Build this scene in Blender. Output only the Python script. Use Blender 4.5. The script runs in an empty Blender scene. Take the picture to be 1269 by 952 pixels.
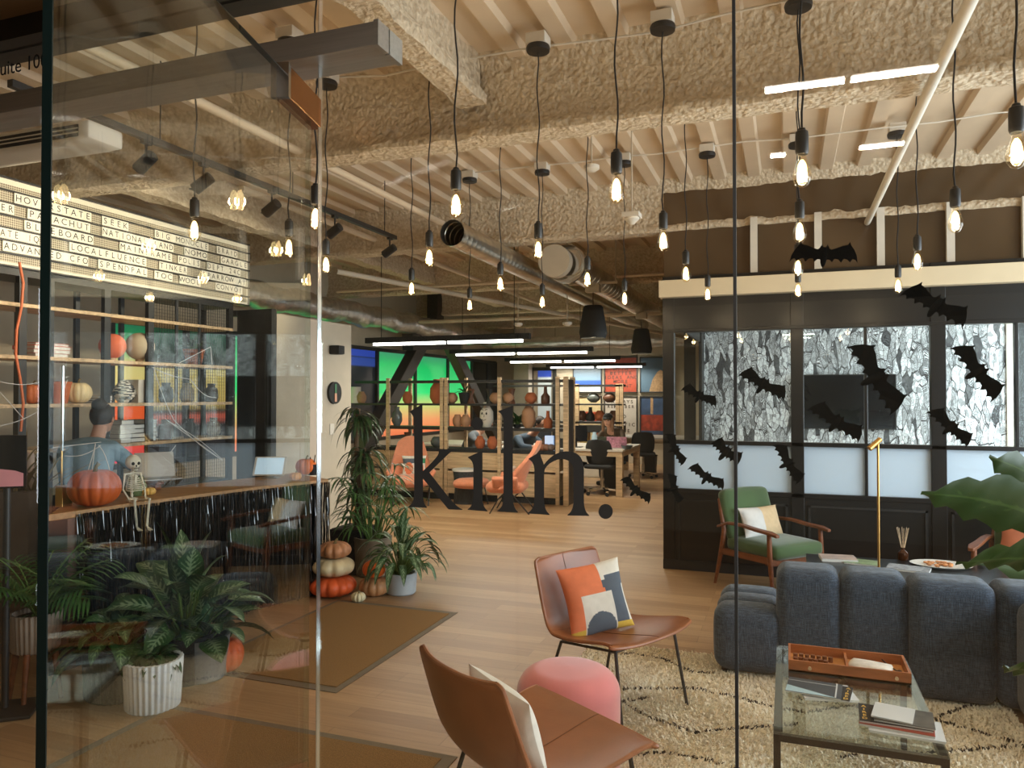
import bpy, math, random
from mathutils import Vector, Matrix, noise
import numpy as np
random.seed(7)
SC = bpy.context.scene
COL = SC.collection
PI = math.pi
# ---------------------------------------------------------------- camera
F_PX, CX, CY = 930.0, 634.5, 476.0
YAW, PITCH, EYE = math.radians(20.1), math.radians(0.86), 1.6
cam_d = bpy.data.cameras.new('camera'); cam = bpy.data.objects.new('camera', cam_d); COL.objects.link(cam)
cam.location = (0, 0, EYE); cam.rotation_euler = (PI/2 + PITCH, 0, YAW)
cam_d.sensor_width = 36; cam_d.lens = F_PX/1269*36; cam_d.clip_start = 0.05; cam_d.clip_end = 200
SC.camera = cam
CM = cam.rotation_euler.to_matrix(); CO = Vector((0, 0, EYE))
def ray(x, y): return CM @ Vector(((x-CX)/F_PX, -(y-CY)/F_PX, -1))
def G(x, y, z=0.0):
    r = ray(x, y); t = (z-EYE)/r.z; return CO + r*t
def PY(x, y, Y):
    r = ray(x, y); return CO + r*(Y/r.y)
def PX(x, y, X):
    r = ray(x, y); return CO + r*(X/r.x)
def PD(x, y, d):                      # at forward distance d from the lens
    return CO + ray(x, y)*d
# ---------------------------------------------------------------- view, world
vs = SC.view_settings; vs.view_transform = 'Standard'; vs.look = 'None'; vs.gamma = 1.0; vs.exposure = 0.0; vs.use_curve_mapping = False
W = bpy.data.worlds.new('world'); SC.world = W; W.use_nodes = True
W.node_tree.nodes['Background'].inputs[0].default_value = (0.80, 0.86, 0.95, 1)
W.node_tree.nodes['Background'].inputs[1].default_value = 0.25
def area(name, loc, rot, sx, sy, power, col):
    l = bpy.data.lights.new(name, 'AREA'); l.shape = 'RECTANGLE'; l.size = sx; l.size_y = sy; l.energy = power; l.color = col
    o = bpy.data.objects.new(name, l); COL.objects.link(o); o.location = loc; o.rotation_euler = rot; return o
# daylight entering by the window wall on the right (lounge, then meeting room)
area('daylight_lounge', (3.9, 4.4, 1.6), (0, PI/2, 0), 2.4, 4.6, 330, (0.80, 0.90, 1.0))
area('daylight_meeting_room', (3.3, 8.7, 1.6), (0, PI/2, 0), 2.0, 2.8, 195, (0.80, 0.91, 1.0))
# ---------------------------------------------------------------- materials
def nodes_mat(name):
    m = bpy.data.materials.new(name); m.use_nodes = True
    nt = m.node_tree; b = nt.nodes['Principled BSDF']; return m, nt, b
def c4(c): return (c[0], c[1], c[2], 1)
def srgb(r, g, b):
    f = lambda u: (u/255/12.92) if u/255 <= 0.04045 else ((u/255+0.055)/1.055)**2.4
    return (f(r), f(g), f(b))
_MC = {}
def mat(name, col, rough=0.6, metal=0.0, var=0.12, scale=8.0, bump=0.0, bscale=40.0, emit=None, es=0.0, sheen=0.0, stretch=None, spec=0.5):
    """procedural: noise-varied base colour plus optional noise bump"""
    if name in _MC: return _MC[name]
    m, nt, b = nodes_mat(name); N = nt.nodes; L = nt.links
    tc = N.new('ShaderNodeTexCoord'); mp = N.new('ShaderNodeMapping'); L.new(tc.outputs['Object'], mp.inputs[0])
    if stretch: mp.inputs['Scale'].default_value = stretch
    nz = N.new('ShaderNodeTexNoise'); nz.inputs['Scale'].default_value = scale; nz.inputs['Detail'].default_value = 5
    L.new(mp.outputs[0], nz.inputs['Vector'])
    rp = N.new('ShaderNodeValToRGB'); L.new(nz.outputs[0], rp.inputs[0])
    rp.color_ramp.elements[0].position = 0.3; rp.color_ramp.elements[1].position = 0.7
    rp.color_ramp.elements[0].color = c4([c*(1-var) for c in col]); rp.color_ramp.elements[1].color = c4([min(1, c*(1+var)) for c in col])
    L.new(rp.outputs[0], b.inputs['Base Color'])
    b.inputs['Roughness'].default_value = rough; b.inputs['Metallic'].default_value = metal
    b.inputs['Specular IOR Level'].default_value = spec
    if sheen: b.inputs['Sheen Weight'].default_value = sheen
    if bump:
        n2 = N.new('ShaderNodeTexNoise'); n2.inputs['Scale'].default_value = bscale; n2.inputs['Detail'].default_value = 4
        L.new(mp.outputs[0], n2.inputs['Vector'])
        bp = N.new('ShaderNodeBump'); bp.inputs['Strength'].default_value = min(1, bump); bp.inputs['Distance'].default_value = 0.02
        L.new(n2.outputs[0], bp.inputs['Height']); L.new(bp.outputs[0], b.inputs['Normal'])
    if emit:
        b.inputs['Emission Color'].default_value = c4(emit); b.inputs['Emission Strength'].default_value = es
    _MC[name] = m; return m
def wood(name, col, scale=3.0, stretch=(1, 12, 12), var=0.3, rough=0.45):
    return mat(name, col, rough, var=var, scale=scale, stretch=stretch, bump=0.08, bscale=30)
def glassmat(name, tint=(1, 1, 1), gloss=(1, 1, 1), ior=1.5, rough=0.0, add=0.0):
    """clear pane: see-through with a Fresnel mirror on each face (same IOR from either side)"""
    if name in _MC: return _MC[name]
    m = bpy.data.materials.new(name); m.use_nodes = True; nt = m.node_tree; N = nt.nodes; L = nt.links
    N.remove(N['Principled BSDF']); out = N['Material Output']
    ge = N.new('ShaderNodeNewGeometry'); mx = N.new('ShaderNodeMix'); mx.data_type = 'FLOAT'
    L.new(ge.outputs['Backfacing'], mx.inputs[0]); mx.inputs[2].default_value = ior; mx.inputs[3].default_value = 1/ior
    fr = N.new('ShaderNodeFresnel'); L.new(mx.outputs[0], fr.inputs[0])
    t = N.new('ShaderNodeBsdfTransparent'); t.inputs[0].default_value = c4(tint)
    g = N.new('ShaderNodeBsdfGlossy'); g.inputs[0].default_value = c4(gloss); g.inputs['Roughness'].default_value = rough
    ms = N.new('ShaderNodeMixShader')
    if add:
        ad = N.new('ShaderNodeMath'); ad.inputs[1].default_value = add; L.new(fr.outputs[0], ad.inputs[0]); L.new(ad.outputs[0], ms.inputs[0])
    else: L.new(fr.outputs[0], ms.inputs[0])
    L.new(t.outputs[0], ms.inputs[1]); L.new(g.outputs[0], ms.inputs[2]); L.new(ms.outputs[0], out.inputs[0])
    _MC[name] = m; return m
def emis(name, col, s, base=(0.8, 0.8, 0.8)):
    if name in _MC: return _MC[name]
    m, nt, b = nodes_mat(name); b.inputs['Base Color'].default_value = c4(base)
    b.inputs['Emission Color'].default_value = c4(col); b.inputs['Emission Strength'].default_value = s; _MC[name] = m; return m

def m_floor():
    m, nt, b = nodes_mat('oak_plank_floor'); N = nt.nodes; L = nt.links
    tc = N.new('ShaderNodeTexCoord'); br = N.new('ShaderNodeTexBrick'); L.new(tc.outputs['Object'], br.inputs['Vector'])
    br.offset = 0.37; br.inputs['Scale'].default_value = 1.0; br.inputs['Brick Width'].default_value = 1.5; br.inputs['Row Height'].default_value = 0.125
    br.inputs['Mortar Size'].default_value = 0.0014; br.inputs['Mortar Smooth'].default_value = 0.6; br.inputs['Bias'].default_value = 0.0
    br.inputs['Color1'].default_value = c4(srgb(188, 152, 112)); br.inputs['Color2'].default_value = c4(srgb(160, 124, 88)); br.inputs['Mortar'].default_value = c4(srgb(112, 84, 58))
    mp = N.new('ShaderNodeMapping'); mp.inputs['Scale'].default_value = (1.2, 22, 1); L.new(tc.outputs['Object'], mp.inputs[0])
    nz = N.new('ShaderNodeTexNoise'); nz.inputs['Scale'].default_value = 2.0; nz.inputs['Detail'].default_value = 8; L.new(mp.outputs[0], nz.inputs['Vector'])
    mx = N.new('ShaderNodeMix'); mx.data_type = 'RGBA'; mx.blend_type = 'MULTIPLY'; mx.inputs[0].default_value = 0.55
    rp = N.new('ShaderNodeValToRGB'); rp.color_ramp.elements[0].color = (0.62, 0.58, 0.52, 1); rp.color_ramp.elements[0].position = .3; rp.color_ramp.elements[1].position = .65
    L.new(nz.outputs[0], rp.inputs[0]); L.new(br.outputs[0], mx.inputs[6]); L.new(rp.outputs[0], mx.inputs[7]); L.new(mx.outputs[2], b.inputs['Base Color'])
    b.inputs['Roughness'].default_value = 0.42
    bp = N.new('ShaderNodeBump'); bp.inputs['Strength'].default_value = 0.15; bp.inputs['Distance'].default_value = 0.003; L.new(nz.outputs[0], bp.inputs['Height']); L.new(bp.outputs[0], b.inputs['Normal'])
    return m
def m_spray():
    m, nt, b = nodes_mat('sprayed_fireproofing'); N = nt.nodes; L = nt.links
    tc = N.new('ShaderNodeTexCoord'); nz = N.new('ShaderNodeTexNoise'); nz.inputs['Scale'].default_value = 26; nz.inputs['Detail'].default_value = 6
    L.new(tc.outputs['Object'], nz.inputs['Vector'])
    vo = N.new('ShaderNodeTexVoronoi'); vo.inputs['Scale'].default_value = 34; L.new(tc.outputs['Object'], vo.inputs['Vector'])
    ad = N.new('ShaderNodeMath'); ad.operation = 'MULTIPLY_ADD'; L.new(vo.outputs[0], ad.inputs[0]); ad.inputs[1].default_value = -0.35; L.new(nz.outputs[0], ad.inputs[2])
    rp = N.new('ShaderNodeValToRGB'); rp.color_ramp.elements[0].position = 0.15; rp.color_ramp.elements[1].position = 0.6
    rp.color_ramp.elements[0].color = c4(srgb(190, 170, 142)); rp.color_ramp.elements[1].color = c4(srgb(222, 204, 176)); L.new(ad.outputs[0], rp.inputs[0])
    L.new(rp.outputs[0], b.inputs['Base Color']); b.inputs['Roughness'].default_value = 0.9
    bp = N.new('ShaderNodeBump'); bp.inputs['Strength'].default_value = 0.9; bp.inputs['Distance'].default_value = 0.03; L.new(ad.outputs[0], bp.inputs['Height']); L.new(bp.outputs[0], b.inputs['Normal'])
    return m
def m_wallpaper():
    m, nt, b = nodes_mat('line_drawn_wallpaper'); N = nt.nodes; L = nt.links
    tc = N.new('ShaderNodeTexCoord'); o = tc.outputs['Object']
    def ma(op, *a):
        n = N.new('ShaderNodeMath'); n.operation = op
        for i, s_ in enumerate(a):
            if isinstance(s_, (int, float)): n.inputs[i].default_value = s_
            else: L.new(s_, n.inputs[i])
        return n.outputs[0]
    n0 = N.new('ShaderNodeTexNoise'); n0.inputs['Scale'].default_value = 4; L.new(o, n0.inputs['Vector'])
    va = N.new('ShaderNodeVectorMath'); va.operation = 'SCALE'; va.inputs['Scale'].default_value = 0.12; L.new(n0.outputs['Color'], va.inputs[0])
    vb = N.new('ShaderNodeVectorMath'); L.new(o, vb.inputs[0]); L.new(va.outputs[0], vb.inputs[1])
    def layer(scale, st, line, hatch):
        mp = N.new('ShaderNodeMapping'); mp.inputs['Scale'].default_value = st; L.new(vb.outputs[0], mp.inputs[0])
        e = N.new('ShaderNodeTexVoronoi'); e.feature = 'DISTANCE_TO_EDGE'; e.inputs['Scale'].default_value = scale; L.new(mp.outputs[0], e.inputs['Vector'])
        c = N.new('ShaderNodeTexVoronoi'); c.inputs['Scale'].default_value = scale; L.new(mp.outputs[0], c.inputs['Vector'])
        sp = N.new('ShaderNodeSeparateColor'); L.new(c.outputs['Color'], sp.inputs[0])
        ink = ma('GREATER_THAN', e.outputs[0], line)
        rings = ma('GREATER_THAN', ma('SINE', ma('MULTIPLY', e.outputs[0], hatch)), -.35)
        use = ma('GREATER_THAN', sp.outputs[0], .45); r2 = ma('MAXIMUM', rings, use)
        dark = ma('GREATER_THAN', sp.outputs[1], .11)
        tone = ma('MULTIPLY_ADD', sp.outputs[2], .25, .75)
        return ma('MULTIPLY', ma('MULTIPLY', ink, r2), ma('MULTIPLY', ma('MAXIMUM', dark, .12), tone))
    a_ = layer(11, (1.5, 1, .36), .03, 80); c_ = layer(24, (1, 1, .75), .035, 60)
    mx = ma('MULTIPLY', a_, ma('MULTIPLY_ADD', c_, .75, .25))
    rp = N.new('ShaderNodeValToRGB'); L.new(mx, rp.inputs[0]); rp.color_ramp.elements[0].color = (0.02, 0.02, 0.024, 1); rp.color_ramp.elements[1].color = (0.86, 0.88, 0.90, 1); rp.color_ramp.elements[1].position = .62
    L.new(rp.outputs[0], b.inputs['Base Color']); b.inputs['Roughness'].default_value = 0.7; return m
def m_leaf(name, dark, pale, amount=0.5, trans=0.15):
    if name in _MC: return _MC[name]
    m, nt, b = nodes_mat(name); N = nt.nodes; L = nt.links
    uv = N.new('ShaderNodeUVMap'); sp = N.new('ShaderNodeSeparateXYZ'); L.new(uv.outputs[0], sp.inputs[0])
    def ma(op, a, bb=None, c=None):
        n = N.new('ShaderNodeMath'); n.operation = op
        for i, s in enumerate((a, bb, c)):
            if s is None: continue
            if isinstance(s, (int, float)): n.inputs[i].default_value = s
            else: L.new(s, n.inputs[i])
        return n.outputs[0]
    u = ma('ABSOLUTE', ma('SUBTRACT', sp.outputs[0], 0.5))            # 0 at the midrib
    vein = ma('SINE', ma('ADD', ma('MULTIPLY', sp.outputs[1], 55), ma('MULTIPLY', u, -26)))
    tc = N.new('ShaderNodeTexCoord'); nz = N.new('ShaderNodeTexNoise'); nz.inputs['Scale'].default_value = 45; L.new(tc.outputs['Object'], nz.inputs['Vector'])
    a = ma('ADD', ma('MULTIPLY', vein, 0.22), ma('MULTIPLY', nz.outputs[0], 1.0))
    a = ma('SUBTRACT', a, ma('MULTIPLY', u, 1.1))
    mr = N.new('ShaderNodeMapRange'); mr.inputs['From Min'].default_value = 0.55 - amount*0.5; mr.inputs['From Max'].default_value = 0.75 - amount*0.4; L.new(a, mr.inputs[0])
    rib = ma('LESS_THAN', u, 0.03); mk = ma('MULTIPLY', ma('MAXIMUM', mr.outputs[0], rib), 0.8)
    mx = N.new('ShaderNodeMix'); mx.data_type = 'RGBA'; L.new(mk, mx.inputs[0]); mx.inputs[6].default_value = c4(dark); mx.inputs[7].default_value = c4(pale)
    L.new(mx.outputs[2], b.inputs['Base Color']); b.inputs['Roughness'].default_value = 0.38
    _MC[name] = m; return m
def m_fabric(name, col, col2, scale=120):
    if name in _MC: return _MC[name]
    m, nt, b = nodes_mat(name); N = nt.nodes; L = nt.links
    tc = N.new('ShaderNodeTexCoord'); outs = []
    for st in ((1, 1, 14), (14, 14, 1)):
        mp = N.new('ShaderNodeMapping'); mp.inputs['Scale'].default_value = st; L.new(tc.outputs['Object'], mp.inputs[0])
        n = N.new('ShaderNodeTexNoise'); n.inputs['Scale'].default_value = scale/10; n.inputs['Detail'].default_value = 6; L.new(mp.outputs[0], n.inputs['Vector']); outs.append(n.outputs[0])
    ad = N.new('ShaderNodeMath'); ad.operation = 'MULTIPLY'; L.new(outs[0], ad.inputs[0]); L.new(outs[1], ad.inputs[1])
    rp = N.new('ShaderNodeValToRGB'); L.new(ad.outputs[0], rp.inputs[0]); rp.color_ramp.elements[0].position = 0.16; rp.color_ramp.elements[1].position = 0.38
    rp.color_ramp.elements[0].color = c4(col); rp.color_ramp.elements[1].color = c4(col2); L.new(rp.outputs[0], b.inputs['Base Color'])
    b.inputs['Roughness'].default_value = 0.85; b.inputs['Sheen Weight'].default_value = 0.15
    bp = N.new('ShaderNodeBump'); bp.inputs['Strength'].default_value = 0.3; bp.inputs['Distance'].default_value = 0.004; L.new(ad.outputs[0], bp.inputs['Height']); L.new(bp.outputs[0], b.inputs['Normal'])
    _MC[name] = m; return m
def m_gradient(name, stops, axis=2, z0=0, z1=1, strength=1.0, emit=True, nscale=0):
    if name in _MC: return _MC[name]
    m, nt, b = nodes_mat(name); N = nt.nodes; L = nt.links
    tc = N.new('ShaderNodeTexCoord'); sp = N.new('ShaderNodeSeparateXYZ'); L.new(tc.outputs['Object'], sp.inputs[0])
    mr = N.new('ShaderNodeMapRange'); mr.inputs['From Min'].default_value = z0; mr.inputs['From Max'].default_value = z1; L.new(sp.outputs[axis], mr.inputs[0])
    rp = N.new('ShaderNodeValToRGB'); L.new(mr.outputs[0], rp.inputs[0]); cr = rp.color_ramp
    cr.elements[0].position = stops[0][0]; cr.elements[0].color = c4(stops[0][1]); cr.elements[1].position = stops[-1][0]; cr.elements[1].color = c4(stops[-1][1])
    for p, c in stops[1:-1]: e = cr.elements.new(p); e.color = c4(c)
    L.new(rp.outputs[0], b.inputs['Base Color']); b.inputs['Roughness'].default_value = 0.3
    if emit: L.new(rp.outputs[0], b.inputs['Emission Color']); b.inputs['Emission Strength'].default_value = strength
    _MC[name] = m; return m

M_SPRAY = m_spray(); M_FLOOR = m_floor(); M_PAPER = m_wallpaper()
M_BLACK = mat('black_painted_steel', (0.018, 0.017, 0.016), 0.45, var=.15)
M_BLACKG = mat('glossy_black_panel', (0.012, 0.011, 0.010), 0.3, var=.1)
M_MATTE = mat('matte_black', (0.012, 0.012, 0.012), 0.8, var=.15)
M_WHITE = mat('white_paint', srgb(214, 205, 190), 0.6, var=.04)
M_DECK = mat('cream_metal_deck', srgb(206, 184, 156), 0.55, var=.08, scale=2.5)
M_WALL = mat('warm_grey_wall', srgb(190, 176, 154), 0.8, var=.04)
M_STEEL = mat('brushed_steel', (0.42, 0.40, 0.36), 0.36, 0.55, var=.1, scale=4, stretch=(1, 30, 30))
M_DUCT = mat('galvanised_duct', (0.62, 0.58, 0.50), 0.28, 0.95, var=.15, scale=6)
M_FOIL = mat('wrinkled_foil_duct', (0.55, 0.54, 0.52), 0.3, 0.9, var=.2, scale=12, bump=.7, bscale=14)
M_CHROME = mat('chrome', (0.7, 0.7, 0.7), 0.15, 1.0, var=.03)
M_BRASS = mat('brass', srgb(206, 160, 90), 0.3, 0.9, var=.06)
M_OAKL = wood('pale_oak', srgb(200, 170, 132))
M_OAKC = wood('counter_oak', srgb(172, 128, 80), var=.22)
M_WALNUT = wood('walnut', srgb(118, 66, 34), var=.3)
M_LEATHER = mat('cognac_leather', srgb(140, 82, 46), 0.36, var=.2, scale=5, bump=.06, bscale=160)
M_GLASS = glassmat('clear_glass', (0.965, 0.985, 0.97))
M_DGLASS = glassmat('door_glass', (0.93, 0.965, 0.95), ior=1.56)
M_EDGE = mat('green_glass_edge', (0.002, 0.008, 0.008), 0.3, var=.3, scale=3)
M_TERRA = mat('terracotta', srgb(186, 100, 58), 0.8, var=.12)
M_CLAY = mat('pale_clay', srgb(176, 128, 92), 0.7, var=.15)
M_BAT = mat('black_bat_card', (0.003, 0.003, 0.003), 0.9, var=.05, spec=.08)
M_PAPERW = mat('white_paper', srgb(214, 212, 205), 0.6, var=.03)
M_SCREEN = mat('black_screen', (0.006, 0.007, 0.009), 0.12, var=.05)
# ---------------------------------------------------------------- mesh builder
class MB:
    def __init__(s): s.v = []; s.f = []; s.m = []; s.uv = {}; s.M = Matrix.Identity(4)
    def add(s, vs_, fs, mi=0):
        b = len(s.v); s.v += [tuple(s.M @ Vector(p)) for p in vs_]; s.f += [tuple(i+b for i in f) for f in fs]; s.m += [mi]*len(fs); return b
    def box(s, c, d, rz=0.0, mi=0, taper=1.0):
        x, y, z = d[0]/2, d[1]/2, d[2]/2; R = Matrix.Rotation(rz, 3, 'Z'); c = Vector(c); t = taper
        P = [(-x*t, -y*t, -z), (x*t, -y*t, -z), (x*t, y*t, -z), (-x*t, y*t, -z), (-x, -y, z), (x, -y, z), (x, y, z), (-x, y, z)]
        s.add([c + R @ Vector(p) for p in P], [(0, 3, 2, 1), (4, 5, 6, 7), (0, 1, 5, 4), (1, 2, 6, 5), (2, 3, 7, 6), (3, 0, 4, 7)], mi); return s
    def bb(s, a, b, mi=0): return s.box([(a[i]+b[i])/2 for i in range(3)], [abs(b[i]-a[i]) for i in range(3)], 0, mi)
    def beam(s, p, q, w, h, mi=0):     # rectangular bar between two points
        p, q = Vector(p), Vector(q); d = (q-p).normalized(); up = Vector((0, 0, 1)) if abs(d.z) < .98 else Vector((0, 1, 0))
        a = d.cross(up).normalized()*w/2; b = a.cross(d).normalized()*h/2
        P = [p-a-b, p+a-b, p+a+b, p-a+b, q-a-b, q+a-b, q+a+b, q-a+b]
        s.add(P, [(0, 1, 2, 3), (7, 6, 5, 4), (0, 4, 5, 1), (1, 5, 6, 2), (2, 6, 7, 3), (3, 7, 4, 0)], mi); return s
    def tube(s, pts, r, n=8, mi=0, cap=True):
        pts = [Vector(p) for p in pts]; k = len(pts); rs = r if isinstance(r, (list, tuple)) else [r]*k
        V = []; ref = None
        for i, p in enumerate(pts):
            d = (pts[min(i+1, k-1)] - pts[max(i-1, 0)])
            d = d.normalized() if d.length > 1e-9 else Vector((0, 0, 1))
            if ref is None: ref = d.orthogonal().normalized()
            ref = (ref - d*ref.dot(d)); ref = ref.normalized() if ref.length > 1e-6 else d.orthogonal().normalized()
            b = d.cross(ref)
            V += [p + (ref*math.cos(2*PI*j/n) + b*math.sin(2*PI*j/n))*rs[i] for j in range(n)]
        Fs = [(i*n+j, i*n+(j+1) % n, (i+1)*n+(j+1) % n, (i+1)*n+j) for i in range(k-1) for j in range(n)]
        if cap: Fs += [tuple(reversed(range(n))), tuple((k-1)*n+j for j in range(n))]
        s.add(V, Fs, mi); return s
    def lathe(s, prof, c=(0, 0, 0), n=24, mi=0, rib=None):
        c = Vector(c); V = []; k = len(prof)
        for r, z in prof:
            for j in range(n):
                a = 2*PI*j/n; rr = r*(rib(a, z) if rib else 1); V.append(c + Vector((rr*math.cos(a), rr*math.sin(a), z)))
        Fs = [(i*n+j, i*n+(j+1) % n, (i+1)*n+(j+1) % n, (i+1)*n+j) for i in range(k-1) for j in range(n)]
        if prof[0][0] > 1e-5: Fs.append(tuple(reversed(range(n))))
        if prof[-1][0] > 1e-5: Fs.append(tuple((k-1)*n+j for j in range(n)))
        s.add(V, Fs, mi); return s
    def ell(s, c, r, n=16, mi=0, rot=None):
        c = Vector(c); m = max(5, n//2); V = []; R = rot or Matrix.Identity(3)
        for i in range(m+1):
            t = PI*i/m
            for j in range(n): a = 2*PI*j/n; V.append(c + R @ Vector((r[0]*math.sin(t)*math.cos(a), r[1]*math.sin(t)*math.sin(a), -r[2]*math.cos(t))))
        s.add(V, [(i*n+j, i*n+(j+1) % n, (i+1)*n+(j+1) % n, (i+1)*n+j) for i in range(m) for j in range(n)], mi); return s
    def grid(s, fn, nu, nv, mif=None, uv=False):
        V = [fn(i/nu, j/nv) for j in range(nv+1) for i in range(nu+1)]; b = len(s.v)
        s.v += [tuple(s.M @ Vector(p)) for p in V]
        for j in range(nv):
            for i in range(nu):
                a = b+j*(nu+1)+i; s.f.append((a, a+1, a+nu+2, a+nu+1)); s.m.append(mif((i+.5)/nu, (j+.5)/nv) if mif else 0)
        if uv:
            for j in range(nv+1):
                for i in range(nu+1): s.uv[b+j*(nu+1)+i] = (i/nu, j/nv)
        return s
    def prism(s, poly, fn, t, mi=0):   # poly 2D -> fn(x,y,w) w in {0,t}
        n = len(poly); V = [fn(x, y, 0) for x, y in poly] + [fn(x, y, t) for x, y in poly]
        s.add(V, [tuple(range(n)), tuple(reversed(range(n, 2*n)))] + [(i, n+i, n+(i+1) % n, (i+1) % n) for i in range(n)], mi); return s
    def soft(s, c, d, r=0.05, bulge=0.02, n=10, rz=0.0, mi=0):   # pillowy rounded box
        h = Vector(d)/2; r = min(r, min(h)*.98); c = Vector(c); R = Matrix.Rotation(rz, 3, 'Z'); key = {}; V = []; Fs = []
        def sp(t):  # denser sampling near edges
            return math.sin(t*PI/2)
        def vert(p):
            k = tuple(round(q, 5) for q in p)
            if k in key: return key[k]
            P = Vector([p[i]*h[i] for i in range(3)]); Q = Vector([max(-(h[i]-r), min(h[i]-r, P[i])) for i in range(3)])
            D = P-Q; o = Q + D.normalized()*r if D.length > 1e-9 else P
            for i in range(3):
                if abs(abs(p[i])-1) < 1e-6:
                    a, b = (i+1) % 3, (i+2) % 3; o[i] += math.copysign(bulge, p[i])*(1-p[a]**2)*(1-p[b]**2)
            key[k] = len(V); V.append(c + R @ o); return key[k]
        T = [sp(-1+2*i/n) for i in range(n+1)]
        for ax in range(3):
            for sg in (-1, 1):
                for i in range(n):
                    for j in range(n):
                        q = []
                        for a, b in ((i, j), (i+1, j), (i+1, j+1), (i, j+1)):
                            p = [0, 0, 0]; p[ax] = sg; p[(ax+1) % 3] = T[a]; p[(ax+2) % 3] = T[b]; q.append(vert(p))
                        Fs.append(tuple(q) if sg > 0 else tuple(reversed(q)))
        s.add(V, Fs, mi); return s
    def leaf(s, base, d, L, w, droop=0.5, fold=0.25, n=5, twist=0.0, mi=0, tip=1.0):
        d = Vector(d).normalized(); up = Vector((0, 0, 1)); side = d.cross(up)
        side = side.normalized() if side.length > .05 else Vector((1, 0, 0))
        side = (Matrix.Rotation(twist, 3, d) @ side); nrm = side.cross(d).normalized()
        p = Vector(base); V = []; st = L/n; b = len(s.v); cur = d.copy()
        for i in range(n+1):
            t = i/n; ww = w/2*(math.sin(PI*min(1, t**.75*.98+.02))**.8 if t < 1 else 0)*(1-.15*t) + .0008
            nn = side.cross(cur).normalized()
            V += [p - side*ww + nn*fold*ww, p, p + side*ww + nn*fold*ww]
            cur = (cur + Vector((0, 0, -droop/n*(1+t)))).normalized(); p = p + cur*st
        s.add(V, [(3*i+k, 3*i+k+1, 3*i+k+4, 3*i+k+3) for i in range(n) for k in (0, 1)], mi)
        for i in range(n+1):
            for k in range(3): s.uv[b+3*i+k] = (k/2, i/n)
        return s
    def mesh(s, name, mats, smooth=40):
        me = bpy.data.meshes.new(name); me.from_pydata(s.v, [], s.f); me.update()
        for m in (mats if isinstance(mats, (list, tuple)) else [mats]): me.materials.append(m)
        if any(s.m): me.polygons.foreach_set('material_index', s.m)
        if s.uv:
            ul = me.uv_layers.new(name='UVMap')
            for lp in me.loops: ul.data[lp.index].uv = s.uv.get(lp.vertex_index, (0.5, 0.5))
        if smooth:
            me.polygons.foreach_set('use_smooth', [True]*len(me.polygons))
            try: me.set_sharp_from_angle(angle=math.radians(smooth))
            except Exception: pass
        me.update(); return me
def obj(name, mb, mats, parent=None, smooth=40, bevel=0, loc=None, label=None):
    me = mb.mesh(name, mats, smooth) if isinstance(mb, MB) else mb
    o = bpy.data.objects.new(name, me); COL.objects.link(o)
    if parent: o.parent = parent
    if loc: o.location = loc
    if bevel:
        b = o.modifiers.new('bevel', 'BEVEL'); b.width = bevel; b.segments = 2; b.limit_method = 'ANGLE'
    if label: o['label'] = label
    return o
def thing(name, label, cat, loc=(0, 0, 0), rz=0.0, group=None):
    o = bpy.data.objects.new(name, None); COL.objects.link(o); o.empty_display_size = .1
    o.location = loc; o.rotation_euler = (0, 0, rz); return tag(o, label, cat, group)
def tag(o, label, cat, group=None):
    o['label'] = label; o['category'] = cat
    if group: o['group'] = group
    return o
def struct(name, mb, mats, parent=None, smooth=40, bevel=0):
    o = obj(name, mb, mats, parent, smooth, bevel)
    if not parent: o['kind'] = 'structure'
    return o
def copy_tree(o, parent=None):
    c = o.copy(); COL.objects.link(c)
    if parent: c.parent = parent
    for ch in [q for q in KIDS.get(o.name, [])]: copy_tree(ch, c)
    return c
KIDS = {}
def index_kids():
    KIDS.clear()
    for q in COL.objects:
        if q.parent: KIDS.setdefault(q.parent.name, []).append(q)
def text_mesh(s, size, depth=0.0, align='CENTER', space=1.0, line=1.0, bold=0.0):
    cu = bpy.data.curves.new('txt', 'FONT'); cu.body = s; cu.size = size; cu.extrude = depth; cu.align_x = align; cu.align_y = 'CENTER'
    cu.space_character = space; cu.space_line = line; cu.offset = bold; cu.resolution_u = 3
    o = bpy.data.objects.new('txt', cu); COL.objects.link(o); dg = bpy.context.evaluated_depsgraph_get(); dg.update()
    me = bpy.data.meshes.new_from_object(o.evaluated_get(dg)); bpy.data.objects.remove(o); bpy.data.curves.remove(cu); return me
def text_obj(name, s, size, m, parent, M, depth=0.0005, **k):
    me = text_mesh(s, size, depth, **k); me.transform(M); me.materials.clear(); me.materials.append(m)
    o = bpy.data.objects.new(name, me); COL.objects.link(o)
    if parent: o.parent = parent
    return o
def frame_facing(origin, xdir, up=(0, 0, 1)):   # matrix: local x -> xdir, local y -> up
    x = Vector(xdir).normalized(); y = Vector(up).normalized(); z = x.cross(y).normalized()
    M = Matrix((x, y, z)).transposed().to_4x4(); M.translation = Vector(origin); return M
ORD = ['first', 'second', 'third', 'fourth', 'fifth', 'sixth', 'seventh', 'eighth', 'ninth', 'tenth']
# ================================================================ STRUCTURE
GY = 1.53                                # plane of the glass front
XL, XR, YB = -6.8, 4.0, 17.5
def mbb(*boxes):
    m = MB()
    for a, b in boxes: m.bb(a, b)
    return m
struct('floor', mbb(((XL-.2, -6, -.12), (XR+.2, YB+.2, 0))), M_FLOOR, smooth=0)
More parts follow.
